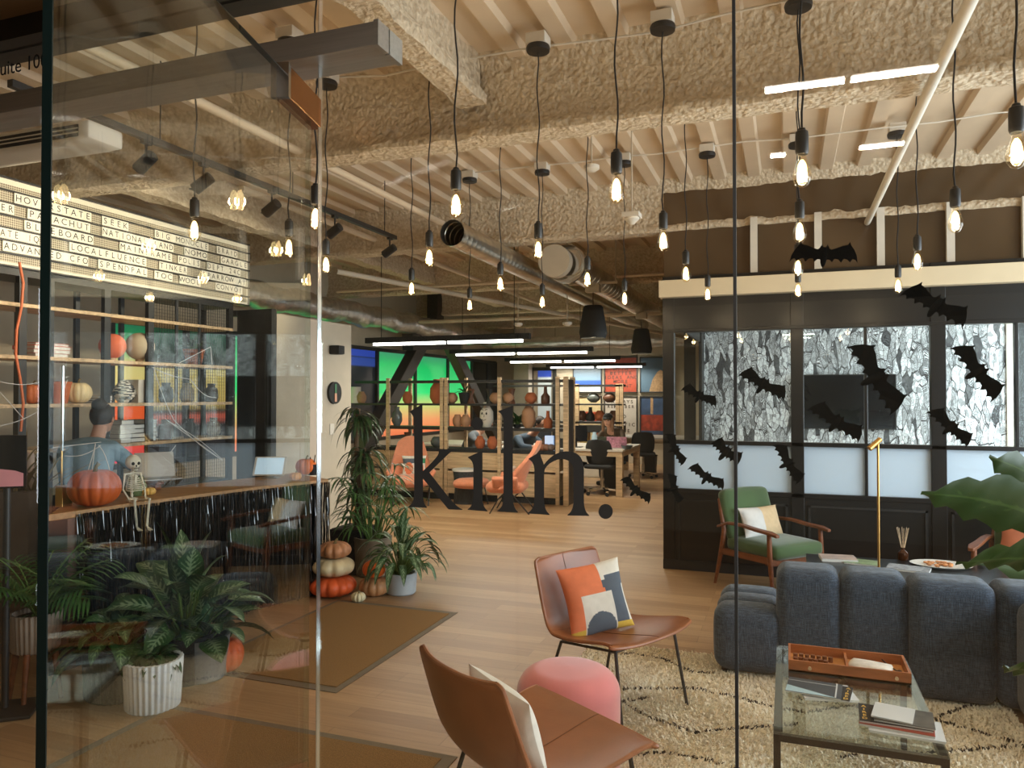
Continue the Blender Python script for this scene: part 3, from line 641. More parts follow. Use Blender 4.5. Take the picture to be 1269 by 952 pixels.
# ================================================================ SHELF UNIT BEHIND THE COUNTER
SX0, SX1 = -5.56, -5.2
def sy(px): return PX(px, 480, SX1).y
def sz(px, py): return PX(px, py, SX1).z
yE = sy(287); z_s = [sz(285, 540), sz(285, 498), sz(285, 454), sz(285, 407)]
su = thing('shelf_unit', 'tall black steel shelf unit with oak shelves behind the reception counter', 'shelf', (0, 0, 0))
for px in (28, 62, 133, 187, 286):
    m = MB(); y = sy(px); m.bb((SX1-.04, y-.03, 0), (SX1, y+.03, zbm-.01)).bb((SX0, y-.02, 0), (SX0+.03, y+.02, zbm-.01)); obj('post', m, M_BLACK, su, smooth=0)
for z in z_s:
    m = MB(); m.bb((SX0, 2.7, z-.028), (SX1+.015, yE, z)); obj('shelf_board', m, M_OAKL, su, smooth=0, bevel=.003)
m = MB(); m.bb((SX0, 2.7, .75), (SX1, yE, .78)).bb((SX0, 2.7, zbm-.06), (SX1, yE, zbm-.01)).bb((SX0, 2.7, 0), (SX1, yE, .06)); obj('rail', m, M_BLACK, su, smooth=0)
m = MB(); m.bb((SX0, 2.7, .05), (SX1-.02, yE-.02, .76)); obj('cabinet', m, mat('dark_cabinet', srf(38, 42, 46), .4), su, smooth=0)
m = MB(); y0 = sy(187)
yy = y0
while yy < yE: m.bb((SX1-.003, yy-.0011, .8), (SX1+.0, yy+.0011, zbm-.06)); yy += .03
zz = .8
while zz < zbm-.06: m.bb((SX1-.003, y0, zz-.0011), (SX1, yE, zz+.0011)); zz += .03
for px in (219, 247): y = sy(px); m.bb((SX1-.01, y-.014, 1.5), (SX1+.002, y+.014, zbm-.05))
o = obj('wire_mesh_screen', m, M_BLACK, su, smooth=0)
# ---- generic small props
def pumpkin(name, lab, pos, r, h, colr, ribs=10, depth=.16, stem=True, cat='pumpkin', rz=0.0, group=None, scale_top=1.0):
    t = thing(name, lab, cat, pos, rz, group); m = MB(); n = ribs*8; pr = []
    for i in range(17):
        a = -PI/2+PI*i/16; rr = math.cos(a)**.75 if math.cos(a) > 1e-6 else 0; zz = h/2+h/2*math.sin(a)
        if i in (15, 16): zz -= h*.07*(i-14)
        if i in (0, 1): zz += h*.05*(1-i)+0
        pr.append((max(0, r*rr), zz))
    m.lathe(pr, n=n, rib=lambda a, z: 1-depth*abs(math.sin(a*ribs/2+PI/2))**6 if True else 1)
    obj('body', m, mat('pumpkin_%d_%d_%d' % colr, srf(*colr), .5, var=.16, scale=9), t, smooth=80)
    if stem:
        s = MB(); s.tube([(0, 0, h*.86), (.004, 0, h*.98), (r*.06, .0, h*1.08), (r*.14, .01, h*1.16)], [r*.14, r*.08, r*.07, r*.085], 8); obj('stem', s, mat('dry_stem', srf(120, 100, 60), .9), t)
    return t
def book_stack(lab, pos, w, d, hs, cols, rz=0.0, cat='books', grp=None, name='book'):
    z = 0; r = random.Random(int(abs(pos[0])*1000+abs(pos[1])*100))
    for i, (h, c) in enumerate(zip(hs, cols)):
        t = thing(name, lab % ('bottom' if i == 0 else 'topmost' if i == len(hs)-1 else ORD[i]), cat, (pos[0], pos[1], pos[2]+z), rz+r.uniform(-.08, .08), grp)
        k = r.uniform(.9, 1.0); m = MB(); m.box((0, 0, h*.06), (w*k, d*k, h*.12)).box((0, 0, h*.94), (w*k, d*k, h*.12)).box((-w*k/2+.002, 0, h/2), (.004, d*k, h)); obj('cover', m, mat('cover_%d_%d_%d' % c, srf(*c), .5, var=.05), t, smooth=0)
        m = MB(); m.box((.002, 0, h/2), (w*k*.97, d*k*.95, h*.76)); obj('page_block', m, M_PAPERW, t, smooth=0); z += h
def vase(lab, pos, prof, m, name='vase', cat='vase', n=24):
    q = MB(); q.lathe(prof, n=n); o = obj(name, q, m, smooth=50, loc=pos); return tag(o, lab, cat)
xs_ = (SX0+SX1)/2+.05
def sp_(px, zi, dx=0.0): return (xs_+dx, PX(px, 480, xs_+dx).y, z_s[zi])
book_stack('red-spined book lying on the upper left shelf, %s of its pile', sp_(52, 2), .22, .32, (.03, .025, .03, .02), ((178, 60, 44), (210, 200, 190), (190, 70, 50), (200, 80, 60)), cat='book')
def lantern(px, r, col, lab):
    p = sp_(px, 2); t = thing('paper_lantern', lab, 'lantern', (p[0], p[1], p[2]+.02)); m = MB(); m.lathe([(r*math.sin(PI*i/20)*(1+.02*(i % 2)), r-r*math.cos(PI*i/20)) for i in range(21)], n=28); obj('shade', m, mat('lantern_%d' % col[1], srf(*col), .7, var=.08), t, smooth=80)
    q = MB(); q.lathe([(r*.3, -.018), (r*.3, .006)], n=20); obj('base_ring', q, M_OAKL, t)
lantern(139, .105, (214, 98, 48), 'orange ribbed paper lantern on the second shelf from the top')
lantern(173, .12, (196, 180, 150), 'cream ribbed paper lantern beside the orange one on the shelf')
def potted(name, lab, pos, rt, rb, h, mpot, leafm, n, L, w, droop=.6, up=.8, seed=1, soil=True, ribbed=False, stems=0, spread=.6, rise=.0, fold=.25, cat='potted plant', tilt=(0, 0), arcs=None, group=None, legs=None, base=0.0):
    t = thing(name, lab, cat, pos, 0, group); r = random.Random(seed)
    q = MB(); rib = (lambda a, z: 1+.035*math.cos(a*30)) if ribbed else None; nn = 180 if ribbed else 36
    q.lathe([(rb*.9, base), (rb, base+.012), (rt, base+h), (rt*.88, base+h), (rt*.85, base+h*.86), (0, base+h*.86)], n=nn, rib=rib); obj('pot', q, mpot, t, smooth=30 if not ribbed else 60)
    s = MB(); s.lathe([(rt*.84, base+h*.87), (rt*.5, base+h*.885), (0, base+h*.89)], n=20); obj('soil', s, mat('dark_soil', (.03, .02, .013), .95, var=.4, scale=60), t)
    if legs:
        for k in range(4):
            a = k*PI/2+.5; lm = MB(); lm.tube([(rb*.8*math.cos(a), rb*.8*math.sin(a), base+.03), (rb*1.15*math.cos(a), rb*1.15*math.sin(a), 0)], [.018, .011], 10); obj('leg', lm, legs, t)
    lf = MB(); st = MB(); top = base+h*.88
    for i in range(n):
        a = i*2.4+r.uniform(-.3, .3); f = (i+.5)/n; el = (1-f)*1.45*up+.02+r.uniform(-.12, .15); rad = rt*.35*f
        b0 = Vector((rad*math.cos(a), rad*math.sin(a), top)); sl = rise*(.35+.65*r.random())+L*.12
        dd = Vector((math.cos(a)*math.cos(el)*1, math.sin(a)*math.cos(el), math.sin(el)))
        d1 = (Vector((0, 0, 1))*(1.2-spread)+dd*spread).normalized(); b1 = b0+d1*sl; k = L*r.uniform(.72, 1.1)
        st.tube([b0, (b0+b1)/2+Vector((0, 0, .01)), b1], [.006, .005, .003], 6); lf.leaf(b1, dd, k, w*r.uniform(.8, 1.15), droop*r.uniform(.7, 1.4), fold, n=6, twist=r.uniform(-.5, .5))
    obj('foliage', lf, leafm, t, smooth=80); obj('stem', st, mat('green_stem', srf(84, 110, 50), .5), t); return t
L_VAR = m_leaf('variegated_leaf', srf(44, 78, 38), srf(146, 168, 128), .52)
L_DARK = m_leaf('dark_leaf', srf(34, 62, 30), srf(84, 116, 66), .12)
L_PALM = m_leaf('palm_leaf', srf(56, 98, 46), srf(104, 140, 80), .15)
L_FIG = m_leaf('fig_leaf', srf(52, 80, 30), srf(84, 112, 52), -.1)
potted('potted_plant', 'small plant in a terracotta pot behind the wire screen on the upper shelf', sp_(240, 2), .10, .07, .15, M_TERRA, L_DARK, 16, .12, .03, rise=.08)
pumpkin('gourd', 'small orange gourd with upright stem at the left of the third shelf', sp_(41, 1), .075, .15, (206, 112, 66), 9, .06)
vase('empty terracotta pot on the third shelf beside the cream pumpkin', sp_(73, 1), [(.06, 0), (.085, .15), (.09, .15), (.09, .17), (.08, .17), (.06, .03), (0, .03)], M_TERRA, 'flower_pot', 'pot')
pumpkin('pumpkin', 'cream white pumpkin on the third shelf left of the black post', sp_(97, 1), .10, .17, (222, 198, 150), 11, .06)
book_stack('thin book lying on the third shelf near the black post, %s of its pile', sp_(122, 1), .16, .14, (.02, .02, .02), ((90, 60, 44), (60, 50, 46), (160, 140, 120)), cat='book')
t = thing('woven_pot', 'black and white striped round pot on the third shelf', 'pot', sp_(154, 1)); m = MB()
for i in range(9): m.lathe([(.085*math.sin(.5+i*.27), .022*i), (.095*math.sin(.62+i*.27), .022*i+.011), (.085*math.sin(.77+i*.27), .022*(i+1))], n=24, mi=0)
m.m = [((j//24)//2+(j % 24)//3) % 2 for j in range(len(m.f))]; obj('body', m, [M_MATTE, M_WHITE], t)
m = MB(); m.box((0, 0, .1), (.16, .16, .2)); tag(obj('storage_box', m, M_WHITE, smooth=0, bevel=.004, loc=sp_(172, 1)), 'small white box on the third shelf beside the striped pot', 'box')
for px, lab, cols in ((148, 'pale book standing-height pile on the lowest visible shelf at the left, %s one', ((200, 200, 196), (150, 150, 150), (220, 214, 200), (190, 190, 190), (160, 160, 156))), (161, 'dark book in the middle pile on the lowest visible shelf, %s one', ((40, 40, 42), (60, 60, 60), (120, 110, 100), (50, 50, 52))), (177, 'cream book in the right pile on the lowest visible shelf, %s one', ((190, 176, 150), (210, 200, 180), (170, 160, 140), (200, 190, 170), (150, 140, 120)))):
    book_stack(lab, sp_(px, 0), .2, .15, (.038,)*len(cols), cols, cat='book')
for i, (px, z, c) in enumerate(((206, 1, (60, 52, 46)), (232, 1, (150, 120, 70)), (262, 1, (70, 60, 50)), (206, 0, (80, 40, 30)), (235, 0, (44, 44, 46)), (265, 0, (150, 140, 126)))):
    vase('small %s jar behind the wire screen, %s' % (('brown', 'tan', 'dark', 'rust', 'black', 'pale')[i], ('left on the third shelf', 'middle of the third shelf', 'right on the third shelf', 'left on the lowest shelf', 'middle of the lowest shelf', 'right on the lowest shelf')[i]), sp_(px, z), [(.05, 0), (.065, .04), (.06, .12), (.035, .15), (.04, .18), (.03, .18), (.03, .02)], mat('jar_%d' % i, srf(*c), .5), 'jar', 'jar', 18)
# coloured chairs and tables glimpsed behind the shelf
pc = MB(); pts = [PX(24, y, -5.12) for y in (325, 350, 380, 410, 440, 470, 500, 535)]; pts = [Vector((p.x, p.y+.03*math.sin(i*1.3), p.z)) for i, p in enumerate(pts)]
pc.tube(pts, .009, 8); tag(obj('extension_cord', pc, mat('orange_cord', srf(214, 110, 62), .5)), 'orange cord hanging in front of the left end of the shelf unit', 'cord')
# ================================================================ RECEPTION COUNTER
ZC = .92
fp = [G(60, 638, ZC), G(180, 621, ZC), G(312, 604, ZC), G(407, 594, ZC)]
fp = [Vector((p.x, p.y)) for p in fp]
bk = [fp[3]+Vector((-.55, .30)), fp[2]+Vector((-.55, .10)), fp[1]+Vector((-.50, .10)), fp[0]+Vector((-.35, .42))]
ct = thing('reception_counter', 'long reception counter with an oak top and black tinsel front', 'counter', (0, 0, 0))
def poly_slab(P, z0, z1): m = MB(); m.prism([(p.x, p.y) for p in P], lambda x, y, w: Vector((x, y, z0+w)), z1-z0); return m
obj('countertop', poly_slab(list(reversed(fp+bk)), ZC-.04, ZC), M_OAKC, ct, smooth=0, bevel=.004)
ins = [fp[0]+Vector((-.03, .03)), fp[1]+Vector((-.04, .0)), fp[2]+Vector((-.04, .0)), fp[3]+Vector((-.05, -.03)), bk[0]+Vector((.05, -.05))]+[b+Vector((.45, 0)) for b in bk[1:]]
obj('body', poly_slab(list(reversed(fp[:1]+ins[1:4]+[bk[0]+Vector((.1, -.08)), bk[1]+Vector((.32, 0)), bk[2]+Vector((.32, 0)), bk[3]+Vector((.2, -.05))])), 0, ZC-.04), M_MATTE, ct, smooth=0)
m = MB(); m.prism([tuple(fp[0]+Vector((-.02,.02))), tuple(fp[0].lerp(fp[1],.27)+Vector((0.0,.0))), tuple(fp[0].lerp(fp[1],.27)+Vector((-.06,.0))), tuple(fp[0]+Vector((-.08,.02)))], lambda x,y,w: Vector((x,y,w)), ZC-.04); obj('end_panel', m, mat('dark_walnut_panel', srf(84, 54, 34), .5, var=.2), ct, smooth=0)
# tinsel
tn = MB(); r = random.Random(3)
for i in range(3):
    a, b = fp[i], fp[i+1]; L_ = (b-a).length; nrm = Vector(((b-a).y, -(b-a).x)).normalized(); nn = int(L_/.0038)
    for j in range(nn):
        t_ = j/nn
        if i == 0 and t_ < .26: continue
        p = a.lerp(b, t_)+nrm*r.uniform(.004, .022); w = r.uniform(.004, .009); zb_ = r.uniform(.0, .12) if i else r.uniform(.02, .2); ang = r.uniform(0, PI); k = 7; V = []
        for q in range(k+1):
            ang += r.uniform(-.9, .9); z = ZC-.02-(ZC-.02-zb_)*q/k; dx = Vector((math.cos(ang), math.sin(ang)))*w/2; o = nrm*r.uniform(-.006, .014); V += [(p.x+o.x-dx.x, p.y+o.y-dx.y, z), (p.x+o.x+dx.x, p.y+o.y+dx.y, z)]
        tn.add(V, [(2*q, 2*q+1, 2*q+3, 2*q+2) for q in range(k)])
a, b = fp[3], bk[0]
for j in range(40):
    p = a.lerp(b, j/40)+Vector((.01, .01)); tn.add([(p.x, p.y, ZC-.03), (p.x-.006, p.y+.005, ZC-.03), (p.x-.006, p.y+.005, .02), (p.x, p.y, .02)], [(0, 1, 2, 3)])
o = tag(obj('tinsel_curtain', tn, mat('black_foil_tinsel', (.006, .006, .007), .10, 0, var=.3, spec=1.0), smooth=0), 'shiny black tinsel strips hanging over the counter front', 'tinsel'); o['kind'] = 'stuff'
def on_c(x, y, z=ZC): return G(x, y, z)
# items on the counter
p = on_c(117, 627); pumpkin('pumpkin', 'large orange pumpkin at the left end of the oak counter', (p.x, p.y, ZC), .152, .225, (202, 92, 36), 14, .06, rz=.4)
p = on_c(184, 614); pumpkin('small_pumpkin', 'tiny yellow pumpkin on the counter right of the skeleton', (p.x, p.y, ZC), .047, .055, (224, 178, 92), 10, .12)
p = on_c(180, 609); m = MB(); m.soft((0, 0, .05), (.16, .07, .02), .008, 0, 4); m.soft((.0, .0, .025), (.12, .06, .05), .01, 0, 4); tag(obj('wooden_tray', m, M_WALNUT, loc=(p.x-.02, p.y+.08, ZC)), 'small reddish wooden tray on the counter behind the tiny yellow pumpkin', 'tray')
p = on_c(166, 616); vase('small green and white round planter behind the seated skeleton', (p.x-.05, p.y+.06, ZC), [(.05, 0), (.07, .03), (.072, .06), (.06, .09), (.05, .095), (.05, .13), (.045, .13), (.04, .1), (0, .1)], mat('mossy_green_glaze', srf(96, 112, 72), .5, var=.5, scale=14), 'planter', 'planter')
p = on_c(79, 628); t = thing('brass_divider', 'brass edged glass divider standing at the left end of the counter', 'divider', (p.x, p.y, ZC)); m = MB(); m.bb((-.03, -.035, 0), (.03, .035, .13)); obj('brass_foot', m, M_BRASS, t, smooth=0, bevel=.003)
m = MB(); m.tube([(-.02, 0, .12), (-.02, 0, .34)], .006, 8).tube([(-.02, 0, .34), (-.12, .10, .34)], .006, 8); obj('rod', m, M_BRASS, t); m = MB(); m.bb((-.028, -.004, .34), (-.012, .004, .86)); obj('upright', m, M_CHROME, t, smooth=0)
# tablet on its stand
p = on_c(345, 594); t = thing('tablet_stand', 'white tablet on a stand at the right end of the counter', 'tablet', (p.x-.1, p.y+.02, ZC), math.radians(20))
M_ = Matrix.Translation((0, 0, .10)) @ Matrix.Rotation(math.radians(62), 4, 'X'); m = MB(); m.M = M_; m.soft((0, 0, 0), (.26, .17, .010), .006, 0, 5); obj('tablet', m, M_WHITE, t)
m = MB(); m.M = M_; m.box((0, 0, .0055), (.225, .145, .001)); obj('screen', m, emis('tablet_screen', srf(170, 196, 214), .8, (.5, .6, .7)), t, smooth=0)
m = MB(); m.box((0, .03, .004), (.12, .10, .008)).beam((0, .05, .0), (0, .015, .09), .05, .01); obj('stand', m, M_STEEL, t, smooth=0)
p = on_c(373, 590); pumpkin('pumpkin', 'orange pumpkin behind the tablet on the counter end', (p.x-.02, p.y+.1, ZC), .088, .14, (232, 116, 40), 11, .08)
p = on_c(369, 595); pumpkin('small_pumpkin', 'small pale striped pumpkin in front of the orange one at the counter end', (p.x+.0, p.y-.03, ZC), .05, .065, (226, 160, 90), 10, .1)
p = on_c(392, 590); t = thing('pen_cup', 'black pen cup with pens at the far corner of the counter', 'pen cup', (p.x-.08, p.y+.06, ZC)); m = MB(); m.lathe([(.035, 0), (.035, .09), (.03, .09), (.03, .01), (0, .01)], n=18); obj('cup', m, M_MATTE, t); m = MB(); m.tube([(0, 0, .02), (.02, .01, .17)], .004, 6).tube([(0, .01, .02), (-.03, .01, .15)], .004, 6); obj('pen', m, M_MATTE, t)
# laptop behind the counter (seen from its back)
p = on_c(205, 600); t = thing('laptop', 'open silver laptop behind the skeleton on the counter', 'laptop', (p.x-.28, p.y+.22, ZC), math.radians(60)); m = MB(); m.soft((0, 0, .008), (.30, .21, .014), .005, 0, 4); obj('keyboard_base', m, M_STEEL, t); m = MB(); m.beam((0, .105, .01), (0, .17, .21), .30, .008); obj('lid', m, M_STEEL, t, smooth=0, bevel=.003)
# seated skeleton
M_BONE = mat('bone', srf(222, 214, 192), .6, var=.08, scale=30)
p = on_c(166, 621); sk = thing('skeleton', 'small white skeleton figure sitting on the counter edge with legs hanging', 'skeleton', (p.x-.01, p.y, ZC), math.radians(-16)); S = .50
def B(*a): return Vector(a)*S
m = MB(); m.ell(B(0, 0, .50), (.082*S, .095*S, .095*S), 20); m.ell(B(.035, 0, .44), (.055*S, .05*S, .045*S), 14); m.ell(B(.045, 0, .405), (.04*S, .04*S, .018*S), 12); sku = obj('skull', m, M_BONE, sk, smooth=80)
m = MB()
for s_ in (-1, 1): m.ell(B(.072, s_*.035, .485), (.016*S, .022*S, .022*S), 10)
m.ell(B(.088, 0, .455), (.008*S, .01*S, .014*S), 8)
for i in range(7): m.box(B(.0905, -.03+i*.01, .425), (.002, .0012, .012))
obj('eye_sockets', m, M_MATTE, sku)
m = MB(); m.tube([B(-.02, 0, .0), B(-.035, 0, .12), B(-.03, 0, .25), B(-.01, 0, .36), B(0, 0, .42)], [.014*S*1.2]*5, 8)
for i in range(9): m.ell(B(-.03+.002*i, 0, .03+i*.042), (.02*S, .024*S, .012*S), 8)
obj('spine', m, M_BONE, sk)
m = MB()
for i in range(8):
    z = .34-.024*i; w = .055+.012*min(i, 5); m.tube([B(-.03+w*.2+w*1.1*(1-math.cos(a))*.5, w*1.0*math.sin(a), z-.03*math.sin(a/2)) for a in [PI*2*j/20 for j in range(21)]], .0045*S*1.3, 6, cap=False)
m.box(B(.07, 0, .27), (.012*S, .03*S, .14*S)); obj('rib_cage', m, M_BONE, sk)
m = MB(); m.tube([B(-.01, .09*math.cos(a), .35) for a in (0, PI/2, PI)], .008*S, 6); m.tube([B(-.01, -.09, .35), B(0, 0, .36), B(-.01, .09, .35)], .01*S, 6); m.ell(B(-.01, 0, .01), (.05*S, .085*S, .035*S), 14); obj('pelvis', m, M_BONE, sk)
for s_ in (-1, 1):
    m = MB(); el = B(.03, s_*.14, .16); wr = B(.12, s_*.10, .05 if s_ > 0 else .03); m.tube([B(-.01, s_*.1, .345), el], [.014*S, .009*S], 7); m.ell(B(-.01, s_*.1, .345), (.016*S,)*3, 8).ell(el, (.014*S,)*3, 8)
    for q in (-.006, .006): m.tube([el+B(0, q, 0), wr+B(0, q, 0)], .006*S, 6)
    for f in range(5): a = (f-2)*.25; m.tube([wr, wr+B(.03*math.cos(a), .03*math.sin(a), -.006), wr+B(.06*math.cos(a), .055*math.sin(a), -.02)], .004*S, 5)
    obj('arm', m, M_BONE, sk)
    m = MB(); kn = B(.24 if s_ > 0 else .22, s_*.09, .03); an = B(.26 if s_ > 0 else .20, s_*.05, -.30); m.tube([B(0, s_*.05, .01), kn], [.014*S, .012*S], 7); m.ell(kn, (.02*S,)*3, 8); m.ell(an, (.014*S,)*3, 8)
    for q in (-.008, .008): m.tube([kn+B(0, q, 0), an+B(0, q, 0)], .007*S, 6)
    for f in range(4): m.tube([an, an+B(.05, (f-1.5)*.012, -.03), an+B(.10, (f-1.5)*.016, -.045)], .005*S, 5)
    obj('leg', m, M_BONE, sk)
# sign stand at the far left
p = G(6, 882); t = thing('display_stand', 'black floor stand with a dark screen and pink band, at the left edge', 'display stand', (p.x, p.y, 0), math.radians(38))
zc = PD(8, 573, 3.77).z; m = MB(); m.soft((0, -.02, .012), (.30, .26, .02), .006, 0, 4); obj('base_plate', m, M_BLACK, t); m = MB(); m.tube([(0, 0, .02), (0, 0, zc-.12)], .017, 12); obj('pole', m, M_BLACK, t)
m = MB(); m.soft((-.03, -.012, zc), (.24, .02, .27), .008, 0, 4); scn = obj('screen', m, M_SCREEN, t)
m = MB(); m.prism([(-.108, -.125), (.108, -.125), (.108, -.06), (.07, -.045), (0, -.035), (-.07, -.045), (-.108, -.06)], lambda x, y, w: Vector((x-.03, -.0235-w, zc+y)), .001); obj('pink_band', m, mat('pink_print', srf(236, 160, 168), .5), scn, smooth=0)
# concrete planter with tombstone and web
p = PD(30, 640, 4.75); t = thing('concrete_planter', 'grey box planter wrapped in web decoration at the far left', 'planter', (p.x-.03, p.y+.0, 0), math.radians(20)); m = MB(); m.box((0, 0, .5), (.26, .24, 1.0), taper=.95); obj('box', m, mat('concrete', srf(104, 92, 84), .9, var=.15), t, smooth=0, bevel=.008)
m = MB(); m.soft((.03, 0, 1.12), (.10, .05, .24), .04, 0, 8); obj('tombstone', m, mat('pale_stone', srf(170, 150, 136), .8), t); m = MB(); r = random.Random(9)
for i in range(60): m.leaf((r.uniform(-.15, .15), r.uniform(-.1, .1), .98), (r.uniform(-.8, .8), r.uniform(-.8, .8), 1), r.uniform(.25, .5), .02, .6, n=5)
obj('dry_grass', m, mat('dry_grass', srf(120, 104, 70), .8), t)
M_WEB = mat('white_web', srf(214, 208, 200), .9, var=.03)
def web(segs, lab, r=.0016):
    m = MB()
    for a, b, sag in segs: a, b = Vector(a), Vector(b); m.tube([a.lerp(b, i/6)-Vector((0, 0, sag*math.sin(PI*i/6))) for i in range(7)], r, 4)
    return tag(obj('cobweb', m, M_WEB), lab, 'cobweb')
c = PX(218, 528, -5.05)
web([(PX(188, 455, -5.05), PX(236, 470, -5.05), .02), (PX(236, 470, -5.05), PX(268, 493, -5.05), .05), (PX(206, 520, -5.05), PX(276, 571, -5.05), .0), (PX(208, 522, -5.05), PX(276, 570, -5.05), -.03), (PX(215, 520, -5.05), PX(275, 570, -5.05), .03), (PX(222, 450, -5.05), PX(261, 430, -5.05), .0), (PX(261, 430, -5.05), PX(263, 452, -5.05), 0), (c, PX(218, 470, -5.05), .05), (PX(195, 590, -5.05), PX(218, 552, -5.05), -.02), (PX(190, 455, -5.05), PX(215, 520, -5.05), .03)], 'white cobweb threads stretched across the wire screen of the shelf unit', .003)
web([(PX(0, 473, -5.05), PX(60, 470, -5.05), .03), (PX(0, 528, -5.05), PX(55, 505, -5.05), .02), (PX(0, 486, -5.05), PX(30, 520, -5.05), .0), (PX(65, 555, -4.5), PX(125, 548, -4.5), .0), (PX(112, 600, -4.2), PX(118, 550, -4.4), .0), (PX(80, 565, -4.5), PX(125, 552, -4.4), .03), (PX(90, 622, -4.2), PX(118, 552, -4.4), .06), (PX(140, 600, -4.2), PX(122, 552, -4.4), -.05), (PX(70, 632, -4.3), PX(100, 600, -4.3), .03), (PX(60, 468, -5.05), PX(85, 467, -5.05), 0), (PX(75, 490, -5.05), PX(84, 470, -5.05), 0)], 'white cobweb strands draped over the left end of the shelves and counter', .003)
# ================================================================ LOUNGE
# ---- leather sling chairs
def sling_chair(lab, pos, phi, grp=None):
    t = thing('lounge_chair', lab, 'chair', (pos[0], pos[1], 0), phi, grp)   # local +x is the way it faces
    prof = [(-.345, .725), (-.335, .69), (-.305, .60), (-.27, .50), (-.225, .40), (-.165, .352), (-.09, .345), (0, .352), (.10, .368), (.20, .388), (.275, .402), (.315, .405)]
    def P(v):
        s = v*(len(prof)-1); i = min(int(s), len(prof)-2); f = s-i
        p0 = prof[max(i-1, 0)]; p1 = prof[i]; p2 = prof[i+1]; p3 = prof[min(i+2, len(prof)-1)]
        return tuple(.5*((2*p1[k])+(-p0[k]+p2[k])*f+(2*p0[k]-5*p1[k]+4*p2[k]-p3[k])*f*f+(-p0[k]+3*p1[k]-3*p2[k]+p3[k])*f**3) for k in (0, 1))
    def width(v):
        w = .245 + .05*math.sin(PI*min(1, v/.5))*(1 if v < .5 else 1)
        w = .235+.03*v/.4 if v < .4 else .265+.055*(v-.4)/.6
        if v < .05: w *= .90+.10*math.sin(PI/2*v/.05)
        if v > .97: w *= .97+.03*math.cos(PI/2*(v-.97)/.03)
        return w
    def surf(u, v, o):
        x, z = P(v); a = (u-.5)*2; w = width(v); wing = abs(a)**2.5
        x2, z2 = P(min(1, v+.01)); x1, z1 = P(max(0, v-.01)); tx, tz = x2-x1, z2-z1; l = math.hypot(tx, tz); nx, nz = -tz/l, tx/l   # towards the sitter
        nx, nz = (nx, nz) if (nx*1+nz*1) > 0 else (-nx, -nz)
        lift = .035*wing*(1 if v < .85 else 1-.6*(v-.85)/.15); drop = -.03*abs(a)**3 if v > .93 else 0
        return Vector((x+nx*(lift+o)+drop*1.0, a*w, z+nz*(lift+o)))
    m = MB(); nu, nv = 24, 44; T = .016
    for o in (T, 0): m.grid(lambda u, v, o=o: surf(u, v, o), nu, nv)
    k = (nu+1)*(nv+1); e = [(i) for i in range(nu+1)] + [j*(nu+1)+nu for j in range(1, nv+1)] + [nv*(nu+1)+i for i in range(nu-1, -1, -1)] + [j*(nu+1) for j in range(nv-1, 0, -1)]
    for i in range(len(e)): a, b = e[i], e[(i+1) % len(e)]; m.f.append((a, b, b+k, a+k)); m.m.append(0)
    m.f[nu*nv:2*nu*nv] = [tuple(reversed(f)) for f in m.f[nu*nv:2*nu*nv]]
    sh = obj('shell', m, M_LEATHER, t, smooth=60)
    pp = MB()
    edge = [surf(0, j/nv, T/2) for j in range(nv+1)]+[surf(i/nu, 1, T/2) for i in range(1, nu+1)]+[surf(1, j/nv, T/2) for j in range(nv-1, -1, -1)]+[surf(i/nu, 0, T/2) for i in range(nu-1, -1, -1)]
    pp.tube(edge, .0085, 8, cap=False); obj('piping', pp, mat('leather_edge', srf(150, 92, 56), .4, var=.15), sh)
    sm = MB(); sm.tube([surf(.5, j/nv, T+.001) for j in range(nv+1)], .0012, 5); sm.tube([surf(i/nu, .43, T) for i in range(nu+1)], .0010, 5); obj('seam', sm, mat('leather_seam', srf(96, 54, 30), .5), sh)
    for s in (-1, 1):
        l = MB(); l.tube([(.235, s*.235, .385), (.30, s*.262, .0)], .008, 8); obj('leg', l, M_BLACK, t)
        l = MB(); l.tube([(-.14, s*.21, .34), (-.24, s*.255, .0)], .008, 8); obj('leg', l, M_BLACK, t)
    l = MB(); l.tube([(.235, -.235, .383), (.235, .235, .383)], .007, 8).tube([(-.14, -.21, .338), (-.14, .21, .338)], .007, 8)
    for s in (-1, 1): l.tube([(-.14, s*.21, .338), (.235, s*.235, .383)], .007, 8)
    obj('seat_frame', l, M_BLACK, t); return t, surf
def cushion(name, lab, M_, w, h, th, mats, mif=None, n=28, cat='cushion', seed=0):
    m = MB(); r = random.Random(seed); ph = r.uniform(0, 6)
    def S(u, v, sg):
        a, b = 2*u-1, 2*v-1; e = (1-abs(a)**2.6)*(1-abs(b)**2.6); pin = 1-.07*(1-abs(b)**2) if False else 1
        x = a*w/2*(1-.06*(1-b*b)*abs(a)**6 if True else 1)*(1-.05*(1-abs(b)**1.5)); y = b*h/2*(1-.05*(1-abs(a)**1.5))
        return Vector((x, y, sg*(th/2*max(0, e)**.55 + .003*math.sin(a*5+ph)*e*math.cos(b*4))))
    m.M = M_; m.grid(lambda u, v: S(u, v, 1), n, n, mif); m.grid(lambda u, v: S(1-u, v, -1), n, n, (lambda u, v: 0))
    o = obj(name, m, mats, smooth=80); return tag(o, lab, cat)
chA, surfA = sling_chair('brown leather sling chair facing right, holding a patterned cushion', (-.87, 3.84), math.radians(-27))
chB, surfB = sling_chair('brown leather sling chair in the foreground, seen from behind', (-.83, 2.47), math.radians(57))
C_OR, C_GY, C_CR, C_YE, C_TN = [mat('cushion_%s' % n, srf(*c), .9, var=.06, scale=30, bump=.2, bscale=300) for n, c in (('orange', (228, 126, 84)), ('slate', (84, 92, 102)), ('cream', (222, 214, 200)), ('ochre', (214, 176, 70)), ('tan', (218, 190, 150)))]
